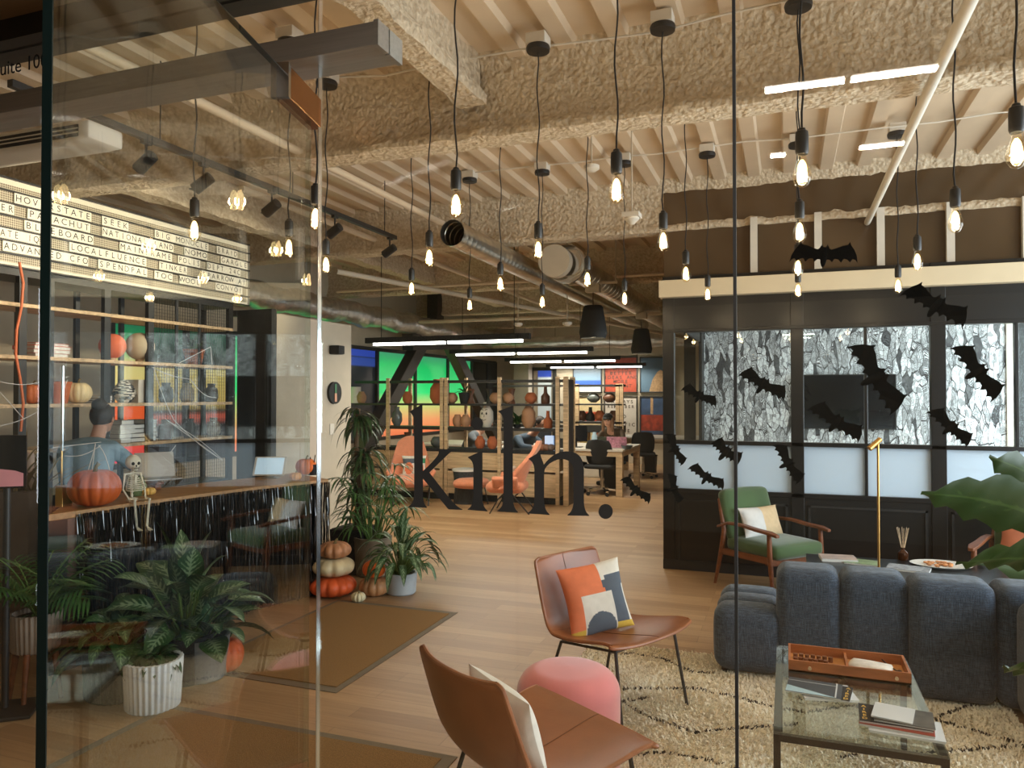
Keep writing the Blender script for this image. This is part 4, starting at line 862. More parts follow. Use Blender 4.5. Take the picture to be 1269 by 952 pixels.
def patt(u, v):
    if u > .60 and v > .62: return 2 if v > .80 or u < .66 and v > .74 else 1
    if u < .62 and v > .52 and not (u > .22 and v < .56): return 0
    if .22 < u < .72 and v < .56:
        if (u-.47)**2+(v-.06)**2 < .055: return 1
        return 2
    if v < .10: return 3
    if u <= .22: return 0
    return 1 if u < .93 else 2
# cushion stands on the seat of chair A leaning on its back
MA = Matrix.Translation((-.87, 3.84, 0)) @ Matrix.Rotation(math.radians(-27), 4, 'Z')
fx = Matrix(((0, 0, 1, 0), (1, 0, 0, 0), (0, 1, 0, 0), (0, 0, 0, 1)))     # local x->side, y->up, z->forward
Mc = MA @ Matrix.Translation((-.085, -.01, .535)) @ Matrix.Rotation(math.radians(-24), 4, 'Z') @ Matrix.Rotation(math.radians(-18), 4, 'Y') @ fx @ Matrix.Rotation(math.radians(7), 4, 'Z')
cushion('cushion', 'cushion with orange, cream and slate blocks on the leather chair', Mc, .37, .36, .11, [C_OR, C_GY, C_CR, C_YE], patt, n=64)
MBt = Matrix.Translation((-.83, 2.47, 0)) @ Matrix.Rotation(math.radians(57), 4, 'Z')
Mc = MBt @ Matrix.Translation((-.12, -.02, .515)) @ Matrix.Rotation(math.radians(-22), 4, 'Y') @ fx @ Matrix.Rotation(math.radians(8), 4, 'Z')
cushion('cushion', 'pale grey and rust cushion on the foreground leather chair, mostly hidden', Mc, .32, .32, .11, [C_CR, C_OR], lambda u, v: 1 if v < .35 and u > .3 else 0)
# ---- pink pouf
m = MB(); R_, H_ = .222, .425; pr = [(R_*.93, 0), (R_*.99, .02), (R_, .06)]+[(R_, .06+(H_-.16)*i/6) for i in range(1, 7)]
for i in range(1, 10): a = PI/2*i/9; pr.append((R_-.10+.10*math.cos(a), H_-.10+.10*math.sin(a)))
pr += [(R_*.3, H_+.006), (0, H_+.008)]; m.lathe(pr, n=56)
m_vel = mat('pink_velvet', srf(214, 120, 118), .9, var=.10, scale=5, sheen=.6)
tag(obj('pouf', m, m_vel, smooth=60, loc=(-.89, 3.14, 0)), 'round pink velvet pouf between the two leather chairs', 'pouf')
# ---- shag rug with dark wandering lines
RX0, RX1, RY0, RY1 = -1.17, 1.04, 1.75, 4.72
LN = [[(759, 815), (785, 814), (821, 820), (857, 837), (883, 838)], [(700, 862), (769, 859), (814, 858), (860, 858), (908, 868), (956, 881), (1000, 888), (1052, 880), (1110, 884), (1156, 896), (1269, 929)],
      [(805, 868), (790, 872), (769, 874), (795, 889), (828, 902), (860, 913), (897, 909), (956, 905), (990, 903)], [(740, 950), (795, 940), (828, 938), (880, 948), (960, 975)], [(1040, 945), (1082, 935), (1119, 940), (1200, 935), (1269, 930)],
      [(1156, 896), (1200, 880), (1240, 872)], [(990, 870), (1052, 880)]]
LN = [[Vector((G(*p).x, G(*p).y)) for p in l] for l in LN]
segs = np.array([[a.x, a.y, b.x, b.y] for l in LN for a, b in zip(l, l[1:])])
rt = thing('shag_rug', 'cream shag rug with thin wandering dark lines under the lounge seats', 'rug')
m = MB(); m.bb((RX0, RY0, 0), (RX1, RY1, .014)); obj('rug_base', m, mat('rug_backing', srf(206, 190, 160), .95), rt, smooth=0)
rng = np.random.default_rng(5); NB = 90000
px_ = rng.uniform(RX0-.01, RX1+.01, NB); py_ = RY0+(RY1-RY0+.02)*rng.uniform(0, 1, NB)
d = np.full(NB, 9.0)
for a0, a1, b0, b1 in segs:
    vx, vy = b0-a0, b1-a1; tt = np.clip(((px_-a0)*vx+(py_-a1)*vy)/(vx*vx+vy*vy), 0, 1); d = np.minimum(d, np.hypot(px_-a0-tt*vx, py_-a1-tt*vy))
dark = d+rng.normal(0, .0022, NB) < .0085
ang = 1.2*np.sin(px_*7+2)+1.4*np.cos(py_*6)+rng.normal(0, 1.3, NB); Lb = rng.uniform(.014, .028, NB); wb = rng.uniform(.0028, .0055, NB)
dx, dy = np.cos(ang), np.sin(ang); lean = rng.uniform(.3, 1.0, NB)*Lb*.8; Hh = Lb*rng.uniform(.45, .8, NB)
z0 = np.full(NB, .012)
P0 = np.stack([px_-dy*wb, py_+dx*wb, z0], 1); P1 = np.stack([px_+dy*wb, py_-dx*wb, z0], 1)
mid = np.stack([px_+dx*lean*.35, py_+dy*lean*.35, z0+Hh*.8], 1); P2 = mid+np.stack([dy*wb*.8, -dx*wb*.8, 0*wb], 1); P3 = mid-np.stack([dy*wb*.8, -dx*wb*.8, 0*wb], 1)
P4 = np.stack([px_+dx*lean, py_+dy*lean, z0+Hh], 1)
V = np.stack([P0, P1, P2, P3, P4], 1).reshape(-1, 3)
def blades(name, sel, mt):
    idx = np.where(sel)[0]; Vs = V.reshape(NB, 5, 3)[idx].reshape(-1, 3); k = len(idx); me = bpy.data.meshes.new(name); base = np.arange(k)*5
    me.vertices.add(k*5); me.vertices.foreach_set('co', Vs.ravel()); quad = np.stack([base, base+1, base+2, base+3], 1); tri = np.stack([base+3, base+2, base+4], 1)
    loops = np.concatenate([quad, tri], 1).ravel(); me.loops.add(len(loops)); me.loops.foreach_set('vertex_index', loops.astype(np.int32))
    st = np.empty(2*k, np.int32); st[0::2] = np.arange(k)*7; st[1::2] = np.arange(k)*7+4; me.polygons.add(2*k); me.polygons.foreach_set('loop_start', st)
    tot = np.empty(2*k, np.int32); tot[0::2] = 4; tot[1::2] = 3
    me.update(calc_edges=True); me.validate(); me.materials.append(mt); o = bpy.data.objects.new(name, me); COL.objects.link(o); o.parent = rt; o['kind'] = 'stuff'; return o
blades('pile', ~dark, mat('cream_wool', srf(250, 238, 216), .95, var=.08, scale=4))
blades('dark_line_pile', dark, mat('charcoal_wool', srf(48, 44, 44), .95))
# ---- navy sofa seen from behind
M_NAVY = m_fabric('navy_weave', srf(41, 51, 65), srf(88, 103, 122), scale=240)
so = thing('sofa', 'low blue-grey modular sofa seen from behind, on the shag rug', 'sofa', (0, 0, 0))
def seg(name, x0, x1, y0, y1, z0, z1, r=.06, b=.02, mt=M_NAVY, n=12): q = MB(); q.soft(((x0+x1)/2, (y0+y1)/2, (z0+z1)/2), (x1-x0, y1-y0, z1-z0), r, b, n); return obj(name, q, mt, so, smooth=80)
BX = [-.06, .27, .60, .99, 1.40]; BY0, BY1 = 4.42, 4.70
for i in range(3): seg('seat_cushion', -.40, -.03, 4.42+i*.215, 4.42+(i+1)*.215+.01, .035, .40-.004*i, .075, .006)
seg('seat_cushion', -.03, .635, 4.66, 5.08, .035, .38, .07); seg('seat_cushion', .635, 1.42, 4.66, 5.08, .035, .38, .07)
for i in range(4):
    yo = 0 if i < 2 else -.05
    seg('backrest', BX[i]+.001, BX[i+1]-.001, BY0+yo, BY1+yo, .03, .64, .062, .004, n=16)
seg('side_module', 1.05, 1.42, 3.78, 4.38, .03, .60, .08, .01)
q = MB(); 
for x, y in ((-.34, 4.5), (-.34, 5.0), (.6, 4.5), (.6, 5.0), (1.36, 4.45), (1.36, 5.0)): q.box((x, y, .018), (.04, .04, .036))
obj('foot', q, M_BLACK, so, smooth=0)
# dark planter and the fiddle leaf fig reaching in at the right
fg = thing('fiddle_leaf_fig', 'fiddle leaf fig with huge green leaves reaching in from the right edge', 'potted plant', (1.33, 2.95, 0))
m = MB(); m.box((0, 0, .23), (.44, .8, .46), taper=.95); obj('planter_box', m, M_BLACK, fg, smooth=0, bevel=.01)
m = MB(); m.box((0, 0, .455), (.40, .76, .02)); obj('soil', m, mat('dark_soil', (.03, .02, .013), .95, var=.4, scale=60), fg, smooth=0)
O = Vector((1.33, 2.95, 0)); m = MB(); m.tube([(0, 0, .45), (.02, 0, .8), (.0, .02, 1.1), (.05, .0, 1.5), (.02, .0, 1.9)], [.018, .016, .013, .01, .006], 8)
def lp(x, y, d): return PD(x, y, d)-O
LF = MB(); fig = [((1325, 655), (1150, 600), 2.45, .20, .25, 1.15), ((1330, 625), (1232, 560), 2.55, .16, .25, 1.3), ((1345, 700), (1190, 690), 2.3, .17, .2, .8), ((1320, 850), (1246, 822), 2.3, .10, .2, .6), ((1330, 560), (1255, 640), 2.6, .12, .2, 1.2)]
for (bx, by), (tx, ty), dd, w, dr, tw in fig:
    a, b = lp(bx, by, dd), lp(tx, ty, dd-.12); L_ = (b-a).length; dv = (b-a).normalized()+Vector((0, 0, dr*.45)); LF.leaf(a, dv, L_*1.04, w, dr, .3, n=12, twist=tw); m.tube([(.02, 0, a.z-.05), a], [.006, .005], 6)
r = random.Random(4)
for i in range(14): a = i*2.4; LF.leaf((.05*math.cos(a), .05*math.sin(a), .9+i*.07), (math.cos(a), math.sin(a)*.6, .5), .3, .19, .8, .25, n=8, twist=r.uniform(-.4, .4)) if math.cos(a) > -.2 else None
# ruffled edge
for i_, (u_, v_) in LF.uv.items():
    if u_ != .5:
        q_ = Vector(LF.v[i_]); LF.v[i_] = tuple(q_+Vector((.006, .010, .012))*math.sin(v_*26+u_*2))
obj('leaf', LF, L_FIG, fg, smooth=80); obj('stem', m, mat('brown_stem', srf(96, 72, 48), .8), fg)
# ---- glass side table with tray and magazines
TX0, TX1, TY0, TY1, TZ = -.05, .495, 2.81, 3.78, .42
gt = thing('glass_table', 'glass topped low table with black metal frame in the foreground', 'table', ((TX0+TX1)/2, (TY0+TY1)/2, 0))
hx, hy = (TX1-TX0)/2, (TY1-TY0)/2
m = MB(); m.bb((-hx, -hy, TZ-.010), (hx, hy, TZ)); obj('glass_top', m, glassmat('table_glass', (.86, .92, .90), add=.05), gt, smooth=0)
m = MB(); 
for s in (-1, 1): m.bb((-hx, s*hy-.012*(s+1), TZ-.034), (hx, s*hy+.012*(1-s), TZ-.011)); m.bb((s*hx-.012*(s+1), -hy, TZ-.034), (s*hx+.012*(1-s), hy, TZ-.011))
obj('table_frame', m, mat('gunmetal', srf(58, 54, 50), .35, .7), gt, smooth=0)
for sx in (-1, 1):
    for s in (-1, 1): m = MB(); m.bb((sx*hx, s*hy, 0), (sx*(hx-.024), s*(hy-.024), TZ-.034)); obj('leg', m, mat('gunmetal', (0, 0, 0)), gt, smooth=0)
def flat(name, lab, c, w, h, t_, rz, m_, z, cat, sheets=None, mats=None):
    o = thing(name, lab, cat, (c[0], c[1], z), rz); q = MB(); q.box((0, 0, t_/2), (w, h, t_)); obj('pages', q, M_PAPERW, o, smooth=0)
    q = MB(); q.box((0, 0, t_+.0006), (w+.002, h+.002, .0012)); obj('cover', q, m_, o, smooth=0); return o
ty = thing('wooden_tray', 'wooden two-compartment tray at the far end of the glass table', 'tray', (.236, 3.555, TZ))
W_TR = wood('tray_wood', srf(160, 92, 48), stretch=(2, 12, 12)); W_TL = wood('tray_inner', srf(196, 136, 78), stretch=(2, 12, 12))
m = MB(); m.bb((-.235, -.115, 0), (.235, .115, .008)); obj('tray_base', m, W_TL, ty, smooth=0)
m = MB(); m.bb((-.235, -.115, 0), (.235, -.105, .048)).bb((-.235, .105, 0), (.235, .115, .048)).bb((-.235, -.105, 0), (-.225, .105, .048)).bb((.225, -.105, 0), (.235, .105, .048)); obj('tray_wall', m, W_TR, ty, smooth=0)
m = MB(); m.bb((-.005, -.105, .008), (.005, .105, .036)); obj('divider', m, W_TR, ty, smooth=0)
for x in (-.15, .18): m = MB(); m.tube([(x, -.115, .024), (x, -.128, .024)], [.006, .0075], 12); obj('knob', m, M_OAKL, ty)
r = random.Random(2); k = 0
for i in range(2):
    for j in range(7): m = MB(); m.tube([(0, 0, 0), (0, 0, .022)], .010, 12); tag(obj('wooden_peg', m, M_WALNUT, loc=(.236-.205+.024*j*(.85 if i else 1), 3.555+.035-.05*i+.006*(j % 2), TZ+.008)), 'short dark wooden peg standing in the left half of the tray', 'peg', 'wooden pegs in the tray')
m = MB(); m.soft((0, 0, .014), (.16, .10, .022), .012, .006, 8, rz=-.25); bg = tag(obj('paper_pouch', m, mat('white_pouch', srf(220, 214, 204), .6, var=.25, scale=18), loc=(.33, 3.55, TZ+.009)), 'white printed pouch lying in the right half of the tray', 'pouch')
m = MB(); m.tube([(0, .07, .018), (.02, .0, .016), (.045, -.06, .016)], .0025, 6); m.ell((.05, -.07, .016), (.014, .012, .010), 12); tag(obj('tea_scoop', m, M_MATTE, loc=(.385, 3.575, TZ+.009)), 'black long-handled scoop resting in the right half of the tray', 'scoop')
CV = {n: mat('mag_'+n, srf(*c), .3, var=v, scale=s) for n, c, v, s in (('slate', (54, 62, 70), .1, 4), ('ice', (168, 196, 206), .05, 4), ('photo', (70, 66, 60), .7, 18), ('yellow', (220, 172, 50), .2, 20), ('red', (150, 60, 40), .2, 10), ('white', (206, 208, 208), .05, 6))}
c1 = G(1009, 855, TZ+.01); z = TZ
o = flat('magazine', 'magazine with pale blue and dark cover, top of the left pile on the glass table', (c1.x, c1.y), .20, .155, .004, -.1, CV['slate'], z+.0145, 'magazine')
q = MB(); q.prism([(-.10, -.078), (.085, -.078), (-.1, -.012)], lambda x, y, w: Vector((x, y, .0052+w)), .0006); obj('cover_band', q, CV['ice'], o, smooth=0); q = MB(); q.bb((.078, -.078, .0052), (.083, .078, .0062)).bb((-.1, .045, .0052), (.078, .048, .006)); obj('spine_line', q, CV['white'], o, smooth=0)
o = flat('magazine', 'magazine with yellow lettered edge under the left pile on the glass table', (c1.x+.035, c1.y+.002), .20, .15, .005, -.16, M_MATTE, z+.009, 'magazine')
q = MB()
for j in range(5): put_glyph(q, 'MAGIC'[j] if 0 else 'AIRED'[j], Matrix.Translation((.085, .055-.028*j, .0065)) @ Matrix.Rotation(-PI/2*0, 4, 'Z'), .024, .03)
obj('cover_letters', q, CV['yellow'], o, smooth=0)
flat('booklet', 'white booklet at the bottom of the left pile on the glass table', (c1.x+.045, c1.y+.0), .20, .15, .008, .22, CV['white'], z, 'booklet')
c2 = G(1112, 890, TZ+.02)
flat('magazine', 'white magazine at the bottom of the right pile on the glass table', (c2.x+.02, c2.y-.035), .235, .165, .007, -.06, CV['white'], z, 'magazine'); flat('magazine', 'red-spined magazine in the right pile on the glass table, second from bottom', (c2.x-.005, c2.y-.015), .235, .165, .007, -.12, CV['red'], z+.0085, 'magazine')
o = flat('magazine', 'black magazine with yellow letters in the right pile, third from bottom', (c2.x-.01, c2.y+.0), .23, .16, .006, -.05, M_MATTE, z+.017, 'magazine'); q = MB()
for j in range(5): put_glyph(q, 'AIRED'[j], Matrix.Translation((-.098, .055-.028*j, .0075)), .024, .03)
obj('cover_letters', q, CV['yellow'], o, smooth=0)
o = flat('magazine', 'photo magazine in the right pile on the glass table, second from top', (c2.x+.02, c2.y+.0), .19, .15, .005, -.1, CV['photo'], z+.0245, 'magazine')
o = flat('magazine', 'pale grey magazine topmost of the right pile on the glass table', (c2.x-.012, c2.y+.006), .13, .14, .004, -.2, CV['white'], z+.031, 'magazine')
# ---- low black table beyond the sofa
KT = thing('coffee_table', 'long low glossy black coffee table behind the sofa', 'table', (.75, 5.80, 0)); KZ = .40
m = MB(); m.bb((-.62, -.33, KZ-.03), (.62, .33, KZ)); obj('tabletop', m, M_BLACKG, KT, smooth=0, bevel=.004)
for sx in (-1, 1):
    for s in (-1, 1): m = MB(); m.box((sx*.57, s*.28, (KZ-.03)/2), (.04, .04, KZ-.03)); obj('leg', m, M_BLACK, KT, smooth=0)
def on_k(x, y): p = G(x, y, KZ); return p
p = on_k(1042, 694); flat('magazine', 'magazine pile with pinkish cover on the left of the black table', (p.x-.02, p.y), .24, .18, .02, .1, mat('mag_pink', srf(190, 170, 160), .3, var=.25, scale=14), KZ, 'magazine')
p = on_k(1072, 698); flat('magazine', 'magazine with green edge on the black table near the gold lamp', (p.x-.02, p.y), .22, .17, .008, -.15, mat('mag_green', srf(140, 160, 120), .3, var=.4, scale=16), KZ, 'magazine')
p = on_k(1126, 706); flat('newspaper', 'grey newsprint magazine on the black table right of the gold lamp', (p.x, p.y), .26, .17, .012, -.25, mat('newsprint', srf(150, 154, 160), .5, var=.45, scale=40), KZ, 'newspaper')
p = on_k(1119, 694); t = thing('reed_diffuser', 'amber glass reed diffuser with pale sticks on the black table', 'diffuser', (p.x, p.y, KZ)); m = MB(); m.lathe([(.032, 0), (.036, .01), (.036, .055), (.02, .07), (.014, .075), (.014, .09), (.0, .09)], n=20); obj('bottle', m, mat('amber_glass', srf(60, 30, 12), .1), t)
m = MB()
for i in range(8): a = i*.8; m.tube([(0, 0, .03), (.04*math.cos(a), .03*math.sin(a), .235)], .0018, 5)
obj('reed', m, M_OAKL, t)
p = on_k(1166, 702); t = thing('serving_plate', 'oval plate with snacks on the right of the black table', 'plate', (p.x, p.y, KZ)); m = MB(); m.M = Matrix.Diagonal((1.35, 1, 1, 1)); m.lathe([(0, .004), (.10, .004), (.14, .018), (.145, .018), (.11, 0), (0, 0)], n=32); obj('plate', m, M_PAPERW, t)
r = random.Random(8); m = MB()
for i in range(26): a, q = r.uniform(0, 6.28), r.uniform(0, .09); m.ell((q*1.3*math.cos(a), q*math.sin(a), .014), (.016, .012, .008), 8)
obj('snack', m, mat('snack_crumb', srf(196, 134, 86), .8, var=.35, scale=20), t)
# ---- gold floor lamp
p = G(1086, 0+752, 0) ; lp0 = Vector((.545, 5.30, 0)); zt_ = 1.31
t = thing('floor_lamp', 'slim gold floor lamp with a small tilted head behind the sofa', 'lamp', lp0, math.radians(20)); m = MB(); m.lathe([(.12, 0), (.12, .012), (.01, .016), (0, .016)], n=28); obj('base', m, M_BRASS, t); m = MB(); m.tube([(0, 0, .01), (0, 0, zt_)], .0075, 10); obj('pole', m, M_BRASS, t)
m = MB(); m.tube([(.015, 0, zt_+.01), (-.06, -.01, zt_-.05)], [.016, .018], 14); obj('lamp_head', m, M_BRASS, t)
# ---- green mid-century armchairs
M_GRN = mat('green_velvet', srf(66, 92, 52), .85, var=.12, scale=6, sheen=.4)
def armchair(lab, pos, phi):
    t = thing('armchair', lab, 'armchair', (pos[0], pos[1], 0), phi); w = .29
    m = MB(); m.soft((.02, 0, .36), (.56, .54, .12), .045, .014, 10); obj('seat_cushion', m, M_GRN, t, smooth=80)
    m = MB(); m.M = Matrix.Translation((-.27, 0, .58)) @ Matrix.Rotation(math.radians(-17), 4, 'Y'); m.soft((0, 0, 0), (.11, .52, .44), .045, .014, 10); obj('back_cushion', m, M_GRN, t, smooth=80)
    for s in (-1, 1):
        m = MB(); m.tube([(.28, s*w, 0), (.25, s*w, .30), (.24, s*w, .52)], [.012, .021, .018], 10); obj('leg', m, M_WALNUT, t)
        m = MB(); m.tube([(-.36, s*w, 0), (-.28, s*w, .30), (-.25, s*w, .47), (-.34, s*(w-.03), .72)], [.012, .021, .02, .014], 10); obj('leg', m, M_WALNUT, t)
        m = MB(); P = [(-.32, .50), (-.2, .545), (-.05, .55), (.12, .535), (.25, .53), (.33, .515)]
        V = []
        for i, (x, z) in enumerate(P): ww = (.018, .024, .026, .03, .034, .018)[i]; V += [(x, s*w-ww, z), (x, s*w+ww, z), (x, s*w+ww, z-.022), (x, s*w-ww, z-.022)]
        m.add(V, [(i*4+k, i*4+(k+1) % 4, i*4+4+(k+1) % 4, i*4+4+k) for i in range(len(P)-1) for k in range(4)]+[(3, 2, 1, 0), (20, 21, 22, 23)]); obj('armrest', m, M_WALNUT, t, smooth=60, bevel=.004)
        m = MB(); m.beam((-.29, s*w, .29), (.25, s*w, .30), .02, .05); obj('side_rail', m, M_WALNUT, t, smooth=0)
    m = MB(); m.beam((.25, -w, .285), (.25, w, .285), .02, .05).beam((-.28, -w, .28), (-.28, w, .28), .02, .05); obj('cross_rail', m, M_WALNUT, t, smooth=0); return t
A1 = (-.12, 6.60); p1 = math.radians(-42); armchair('green velvet armchair with walnut arms and a pale cushion, left of the black table', A1, p1)
Mw = Matrix.Translation((A1[0], A1[1], 0)) @ Matrix.Rotation(p1, 4, 'Z') @ Matrix.Translation((-.12, .0, .535)) @ Matrix.Rotation(math.radians(-20), 4, 'Y') @ fx
cushion('cushion', 'pale cushion half white and half cream on the green armchair at left', Mw, .44, .26, .12, [mat('cushion_white', srf(214, 212, 208), .9, bump=.2, bscale=300), C_TN], lambda u, v: 0 if u < .45 else 1)
A2 = (1.62, 6.30); p2 = math.radians(-115); armchair('green velvet armchair with a salmon cushion at the right edge', A2, p2)
Mw = Matrix.Translation((A2[0], A2[1], 0)) @ Matrix.Rotation(p2, 4, 'Z') @ Matrix.Translation((-.12, .0, .55)) @ Matrix.Rotation(math.radians(-20), 4, 'Y') @ fx
cushion('cushion', 'salmon orange cushion on the green armchair at the right edge', Mw, .44, .28, .12, [mat('cushion_salmon', srf(204, 124, 92), .9, bump=.25, bscale=200)])
# ================================================================ PUMPKINS AND PLANTS BY THE COUNTER END
def gp(x, y): p = G(x, y); return (p.x, p.y, 0)
q = gp(412, 738); pumpkin('pumpkin', 'large flat orange pumpkin at the bottom of the tall pumpkin stack', q, .19, .165, (216, 90, 40), 12, .10, rz=.3, stem=False)
pumpkin('pumpkin', 'white lobed pumpkin in the middle of the tall pumpkin stack', (q[0]+.01, q[1], .158), .17, .15, (214, 198, 160), 8, .14, rz=.5, stem=False)
pumpkin('pumpkin', 'pinkish tan pumpkin on top of the tall pumpkin stack', (q[0]+.02, q[1], .30), .132, .13, (176, 122, 84), 10, .13, rz=.1)
q = gp(464, 738); pumpkin('pumpkin', 'tan ribbed pumpkin on the floor under the small bright orange one', q, .125, .15, (180, 130, 88), 11, .12, rz=.2, stem=False)
pumpkin('pumpkin', 'bright orange pumpkin with a stem on top of the tan ribbed one', (q[0]-.005, q[1], .143), .092, .135, (226, 104, 30), 9, .07)
q = gp(444, 746); pumpkin('small_pumpkin', 'tiny cream pumpkin on the floor in front of the pumpkin stacks', q, .058, .075, (220, 208, 170), 10, .16)
q = gp(497, 735); potted('potted_plant', 'silvery green bushy plant in a pale round pot beside the pumpkins', q, .13, .12, .17, mat('pale_grey_glaze', srf(176, 184, 190), .5), m_leaf('silver_leaf', srf(50, 82, 46), srf(150, 172, 136), .55), 64, .27, .062, droop=1.5, up=1.0, rise=.26, seed=11, spread=.75)
q = gp(462, 712); potted('potted_palm', 'bushy lady palm in a stone coloured pot behind the pumpkins', q, .17, .15, .34, mat('stone_pot', srf(128, 116, 98), .85, var=.2, bump=.2), L_PALM, 10, .2, .03, seed=5, rise=.5)
def fan_palm(t, n, z0, z1, R0, seed, nf=9, L_=.26, w=.024, droop=1.1):
    r = random.Random(seed); st = MB(); lf = MB()
    for i in range(n):
        a = i*2.4+r.uniform(-.3, .3); z = z0+(z1-z0)*(i+.5)/n; rr = R0*r.uniform(.4, 1.0); b = Vector((.06*math.cos(a), .06*math.sin(a), .3)); c = Vector((rr*math.cos(a), rr*math.sin(a), z))
        st.tube([b, b.lerp(c, .5)+Vector((0, 0, .08)), c], [.008, .006, .004], 6)
        for j in range(nf): f = (j-(nf-1)/2)/(nf-1)*3.6; dd = Vector((math.cos(a+f), math.sin(a+f), r.uniform(.0, .55))); lf.leaf(c, dd, L_*r.uniform(.75, 1.1), w, droop*r.uniform(.6, 1.2), .2, n=6)
    obj('stem', st, mat('green_stem', (0, 0, 0)), t); obj('frond', lf, L_PALM, t, smooth=80)
pl = [o for o in COL.objects if o.name.startswith('potted_palm')][0]; fan_palm(pl, 26, .42, .98, .30, 6)
q = gp(441, 708); t = thing('dracaena', 'tall dracaena with drooping strap leaves beside the clock pier', 'potted plant', q)
m = MB(); m.box((0, 0, .20), (.34, .34, .40), taper=.92); obj('pot', m, mat('navy_planter', srf(30, 34, 42), .5), t, smooth=0, bevel=.01); m = MB(); m.box((0, 0, .395), (.31, .31, .02)); obj('soil', m, mat('dark_soil', (0, 0, 0)), t, smooth=0)
st = MB(); st.tube([(0, 0, .38), (.02, .01, .8), (.0, 0, 1.15), (.02, 0, 1.48)], .022, 8).tube([(.04, 0, .38), (.07, .0, .7), (.08, 0, 1.12)], .018, 8); obj('trunk', st, mat('brown_stem', (0, 0, 0)), t)
lf = MB(); r = random.Random(12)
for cx_, cz_, n_ in ((.02, 1.46, 46), (.08, 1.10, 40), (.0, .82, 20)):
    for i in range(n_): a = i*2.4; e = r.uniform(.1, 1.2); lf.leaf((cx_, 0, cz_-r.uniform(0, .16)), (math.cos(a)*math.cos(e), math.sin(a)*math.cos(e), math.sin(e)), r.uniform(.26, .40), .034, r.uniform(1.6, 2.6), .15, n=8)
obj('foliage', lf, L_DARK, t, smooth=80)
# plants at the left seen through the door
q = gp(170, 886); potted('potted_plant', 'small leafy plant in a white ribbed pot on the floor at left', (q[0], q[1]+.10, 0), .140, .128, .25, mat('white_ceramic', srf(236, 238, 238), .5, var=.04), L_DARK, 34, .12, .045, droop=1.2, rise=.03, ribbed=True, seed=3)
q = gp(236, 850); P2 = (q[0]-.03, q[1]+.12, 0)
t = potted('potted_plant', 'large variegated broad-leaf plant in a galvanised round pot at left', P2, .15, .13, .24, mat('galvanised_pot', srf(140, 146, 150), .4, .5, var=.25, scale=12), L_VAR, 20, .29, .15, droop=.7, rise=.10, seed=21, spread=.9, fold=.2)
t = potted('potted_plant', 'tall variegated broad-leaf plant behind the white ribbed pot', (G(176, 868).x, G(176, 868).y+.30, 0), .15, .13, .26, M_MATTE, L_VAR, 34, .29, .15, droop=.6, up=1.05, rise=.36, seed=31, spread=.7, fold=.2)
q = gp(105, 880); t = potted('potted_plant', 'low spreading leafy plant in a dark ribbed tub at far left', (q[0], q[1]+.22, 0), .18, .17, .26, mat('dark_tub', srf(52, 54, 54), .6), m_leaf('mid_leaf', srf(36, 70, 30), srf(120, 150, 100), .4), 40, .24, .11, droop=.9, rise=.14, ribbed=True, seed=41, spread=.9)
q = gp(30, 872); t = potted('potted_palm', 'feathery palm in a ribbed pot on wooden legs at the left edge', (q[0], q[1]+.06, 0), .12, .11, .20, mat('ribbed_beige_pot', srf(150, 132, 116), .7), L_PALM, 4, .1, .02, ribbed=True, seed=51, legs=M_WALNUT, base=.26)
r = random.Random(77); fr = MB(); st = MB()
for i in range(17):
    a = i*2.4+r.uniform(-.2, .2); e = r.uniform(.75, 1.3); L_ = r.uniform(.30, .46); d0 = Vector((math.cos(a)*math.cos(e), math.sin(a)*math.cos(e), math.sin(e))); p = Vector((0, 0, .44)); cur = d0.copy(); pts = [p.copy()]
    for s_ in range(14):
        cur = (cur+Vector((0, 0, -.075))).normalized(); p = p+cur*L_/14; pts.append(p.copy())
        if s_ > 2:
            side = cur.cross(Vector((0, 0, 1))); side = side.normalized() if side.length > .01 else Vector((1, 0, 0))
            for sg in (-1, 1): fr.leaf(p, side*sg+cur*.65, .19*math.sin(PI*(s_-1)/14.5)+.04, .016, .5, .15, n=3)
    st.tube(pts, .004, 5)
obj('frond', fr, L_PALM, t, smooth=80); obj('frond_stem', st, mat('green_stem', (0, 0, 0)), t)
q = gp(268, 838); pumpkin('pumpkin', 'orange pumpkin partly hidden behind the galvanised pot at left', (q[0], q[1]+.08, 0), .10, .19, (222, 96, 36), 10, .07)
# ================================================================ LETTERING AND BATS ON THE GLASS
def onglass(x, y, off=-.0075): return PY(x, y, GY+off)
def arc(cx, cy, rx, ry, a0=0, a1=360, n=28): return [(cx+rx*math.cos(math.radians(a0+(a1-a0)*i/n)), cy+ry*math.sin(math.radians(a0+(a1-a0)*i/n))) for i in range(n if a1-a0 == 360 else n+1)]
def bez(*p, n=8):
    out = []
    for i in range(n+1):
        t = i/n; q = [Vector(a) for a in p]
        while len(q) > 1: q = [q[j].lerp(q[j+1], t) for j in range(len(q)-1)]
        out.append(tuple(q[0]))
    return out
def foot(xl, xr, fl, fr, yl, yr): # right side down, then left side up, of a flared foot
    return bez((xr, yr-15), (xr+.3, yr-5), (fr, yr-.6), n=7)+[(fr, yr)]+[(fl, yl)]+bez((fl, yl-.6), (xl-.3, yl-5), (xl, yl-15), n=7)
K = [(523.5, 500.5), (524, 583.8)]+bez((524.5, 583.5), (544.8, 564.5), (546, 560.5), (541.7, 557.6), n=8)+[(541.7, 556.4), (564.4, 557), (564.4, 558)]+bez((564.4, 558), (558, 560), (556, 562.5), n=4)+[(532.2, 585.7)]
